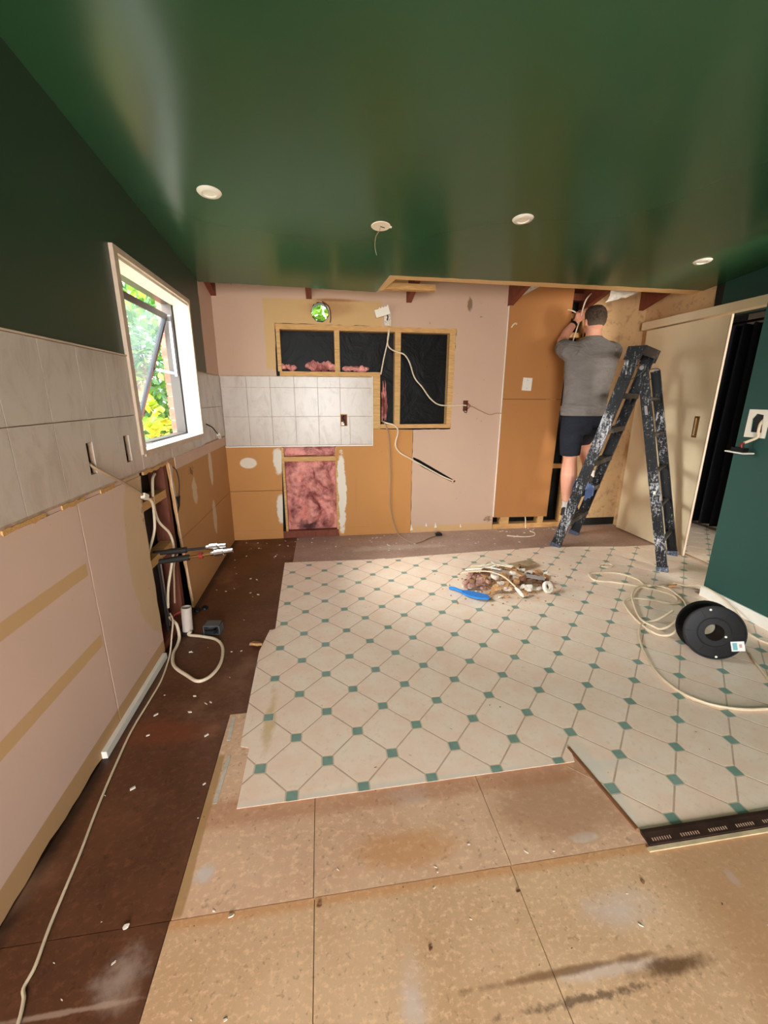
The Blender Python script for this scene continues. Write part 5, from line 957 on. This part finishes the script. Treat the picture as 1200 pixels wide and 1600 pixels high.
for k, (x, y, s_, mt, lb) in enumerate(((0.60, 0.845, 0.010, 'chip_w', 'small white splinter on the floorboard seam'), (0.838, 0.835, 0.009, 'chip_b', 'small brown splinter beside the long floor seam'), (1.12, 0.70, 0.007, 'chip_b', 'dark pebble on the bare particleboard'), (1.40, 0.79, 0.007, 'chip_b', 'dark fleck near the middle floor seam'), (1.77, 0.76, 0.008, 'chip_b', 'dark flake on the floor before the threshold strip'), (0.33, 0.86, 0.010, 'chip_w', 'pale paper flake on the dark left floor'), (0.485, 2.14, 0.045, 'chip_t', 'tan torn scrap at the left edge of the vinyl'), (3.42, 2.48, 0.035, 'chip_t', 'tan cardboard scrap by the corner of the green wall'))): chunk('floor_scrap', x, y, 0.0005 if x < 3 else VZ, s_, M[mt], lb, None, 0.35, 'scrap', k+50)

for k, (p0, p1, lb) in enumerate((((0.462, 1.60, 0.002), (0.466, 1.47, 0.002), 'upper strip of white tape residue on the floor beside the vinyl'), ((0.485, 1.39, 0.002), (0.478, 1.19, 0.002), 'longer lower strip of white tape residue on the floor'))): tag(MB().bar(p0, p1, 0.014, 0.002).build('tape_residue', M['foil']), lb, 'tape')

# ================================================================== OUTSIDE
tag(MB().box(-14, 14, -14, 20, GROUND-0.2, GROUND).build('ground', plain('pale_bounce_ground', (190, 184, 160), 0.95, var=0.3, scale=3)), 'garden ground outside the house', 'ground', kind='structure')  # unseen ground, coloured paler to strengthen the window's reflection on the ceiling
# brick veneer beside the window, brick by brick
bw = MB().box(-0.222, -0.132, 3.372, 4.62, GROUND, 2.42).build('wall_brick', plain('brick_mortar', (196, 180, 164), 0.95, var=0.1)); tag(bw, 'red brick outer wall beside the kitchen window', 'wall', kind='structure')
def brick_mat():
    m = Mat('red_brick', 0.85); f = m.noise(9, 4); m.col = m.mix(m.ramp(f, 0.3, 0.7), lin((176, 96, 78)), lin((206, 128, 106))); m.bump(m.noise(50, 4), 0.4, 0.006); return m.done()
M['brick'] = brick_mat(); cb = {}
def brick(L_):
    if L_ not in cb:
        mb = MB(); mb.box(-0.048, 0.048, 0, L_, 0, 0.076); me_o = mb.build('brick', M['brick'], bw); cb[L_] = me_o.data; COL.objects.unlink(me_o); bpy.data.objects.remove(me_o)
    return cb[L_]
z = GROUND; r_ = 0
while z < 2.36:
    y = 3.366
    for k in range(6):
        L_ = 0.11 if (k == 0 and r_ % 2) else 0.23
        link('brick', brick(L_), None, bw, Vector((-0.178+rnd.uniform(-.003, .003), y+L_/2, z+0.038))); y += L_+0.010
    z += 0.086; r_ += 1
def leaf_mesh(name, L_, w, droop):
    vs_ = []; fs = []; n = 5
    for i in range(n+1):
        t = i/n; ww = w*math.sin(math.pi*min(1, t*0.96+0.02))**0.8; z_ = -droop*t*t
        vs_ += [(t*L_, -ww, z_+ww*0.25), (t*L_, 0, z_), (t*L_, ww, z_+ww*0.25)]
    for i in range(n):
        for j in range(2): k = i*3+j; fs.append((k, k+1, k+4, k+3))
    me = bpy.data.meshes.new(name); me.from_pydata(vs_, [], fs); me.update()
    for p_ in me.polygons: p_.use_smooth = True
    return me
def leaf_mat(name, a_, b2, rough=0.35):
    m = Mat(name, rough); oi = m.N.new('ShaderNodeObjectInfo'); f = m.noise(5, 3, w=2.0); f = m.math('ADD', m.math('MULTIPLY', f, 0.7), m.math('MULTIPLY', oi.outputs['Random'], 0.3)); m.col = m.mix(m.ramp(f, 0.3, 0.68), lin(a_), lin(b2))
    tr = m.N.new('ShaderNodeBsdfTranslucent'); m.t.links.new(m.col, tr.inputs[0]); mx = m.N.new('ShaderNodeMixShader'); mx.inputs[0].default_value = 0.35
    m.t.links.new(m.b.outputs[0], mx.inputs[1]); m.t.links.new(tr.outputs[0], mx.inputs[2]); m.t.links.new(mx.outputs[0], m.N['Material Output'].inputs[0]); return m.done()
M['leaf_a'] = leaf_mat('glossy_green_leaf', (58, 104, 40), (150, 190, 70)); M['leaf_b'] = leaf_mat('yellow_green_leaf', (110, 140, 30), (226, 214, 80)); M['leaf_c'] = leaf_mat('deep_green_leaf', (40, 84, 40), (120, 166, 84))
M['stem'] = wood('shrub_stem', (92, 74, 54))
def shrub(name, c, rad, n_ind, n_stuff, L_, w, mat, label, seed):
    r_ = random.Random(seed); c = Vector(c); rad = Vector(rad); e = empty(name, (c.x, c.y, GROUND), label, 'shrub', 'shrubs outside the window')
    me = leaf_mesh('leaf', L_, w, L_*0.25); me.materials.append(mat); eye = Vector((0.89, 0, 1.36))
    def place(front):
        while True:
            d_ = Vector((r_.gauss(0, 1), r_.gauss(0, 1), r_.gauss(0, 1))).normalized(); q = r_.uniform(0.8, 1.02) if front else r_.uniform(0.45, 1.0)
            p_ = c+Vector((d_.x*rad.x, d_.y*rad.y, d_.z*rad.z))*q
            if p_.z < GROUND+0.05: continue
            if front and d_.dot((eye-c).normalized()) < 0.15: continue
            out_d = (d_+Vector((r_.uniform(-.8, .8), r_.uniform(-.8, .8), r_.uniform(-.7, .5)))).normalized()
            m_ = out_d.to_track_quat('X', 'Z').to_matrix().to_4x4() @ Matrix.Rotation(r_.uniform(-1, 1), 4, 'X') @ Matrix.Scale(r_.uniform(0.7, 1.25), 4); m_.translation = p_; return m_
    for k in range(n_ind):
        o = bpy.data.objects.new('leaf', me); COL.objects.link(o); m_ = place(True); o.parent = e; m_.translation = m_.translation-Vector(e.location); o.matrix_local = m_
    mb = MB(); bv = [v.co.copy() for v in me.vertices]; bf = [tuple(p_.vertices) for p_ in me.polygons]
    for k in range(n_stuff): m_ = place(False); mb.add([m_ @ v for v in bv], bf)
    mb.build('inner_foliage', mat, e, smooth=False, flip=False, kind='stuff')
    for k in range(5):
        a_ = r_.uniform(0, 6.28); MB().tube(catmull([(c.x+0.05*math.cos(a_), c.y+0.05*math.sin(a_), GROUND), (c.x+0.12*math.cos(a_), c.y+0.12*math.sin(a_), (GROUND+c.z)/2), (c.x+rad.x*0.5*math.cos(a_), c.y+rad.y*0.5*math.sin(a_), c.z+rad.z*0.4)], 4), 0.012, 6).build('stem', M['stem'], e)
shrub('broadleaf_shrub', (-0.70, 4.1, 0.80), (0.30, 0.45, 0.55), 110, 260, 0.10, 0.028, M['leaf_b'], 'low yellow green shrub just outside the window', 21)
shrub('broadleaf_shrub', (-0.88, 5.05, 1.55), (0.45, 0.5, 1.0), 200, 1000, 0.11, 0.030, M['leaf_a'], 'glossy green shrub behind the yellow one outside the window', 22)
shrub('hedge_shrub', (-1.75, 6.9, 2.0), (0.8, 1.5, 2.0), 200, 2600, 0.14, 0.040, M['leaf_c'], 'tall dark green hedge furthest from the window', 23)
shrub('hedge_shrub', (-2.75, 4.6, 1.7), (0.7, 1.2, 1.7), 160, 2200, 0.14, 0.040, M['leaf_a'], 'tall green hedge seen through the open window pane', 24)
shrub('climbing_shrub', (0.9, 5.05, 2.25), (0.5, 0.40, 0.6), 140, 1500, 0.10, 0.032, M['leaf_a'], 'bright green foliage seen through the round vent hole', 25)
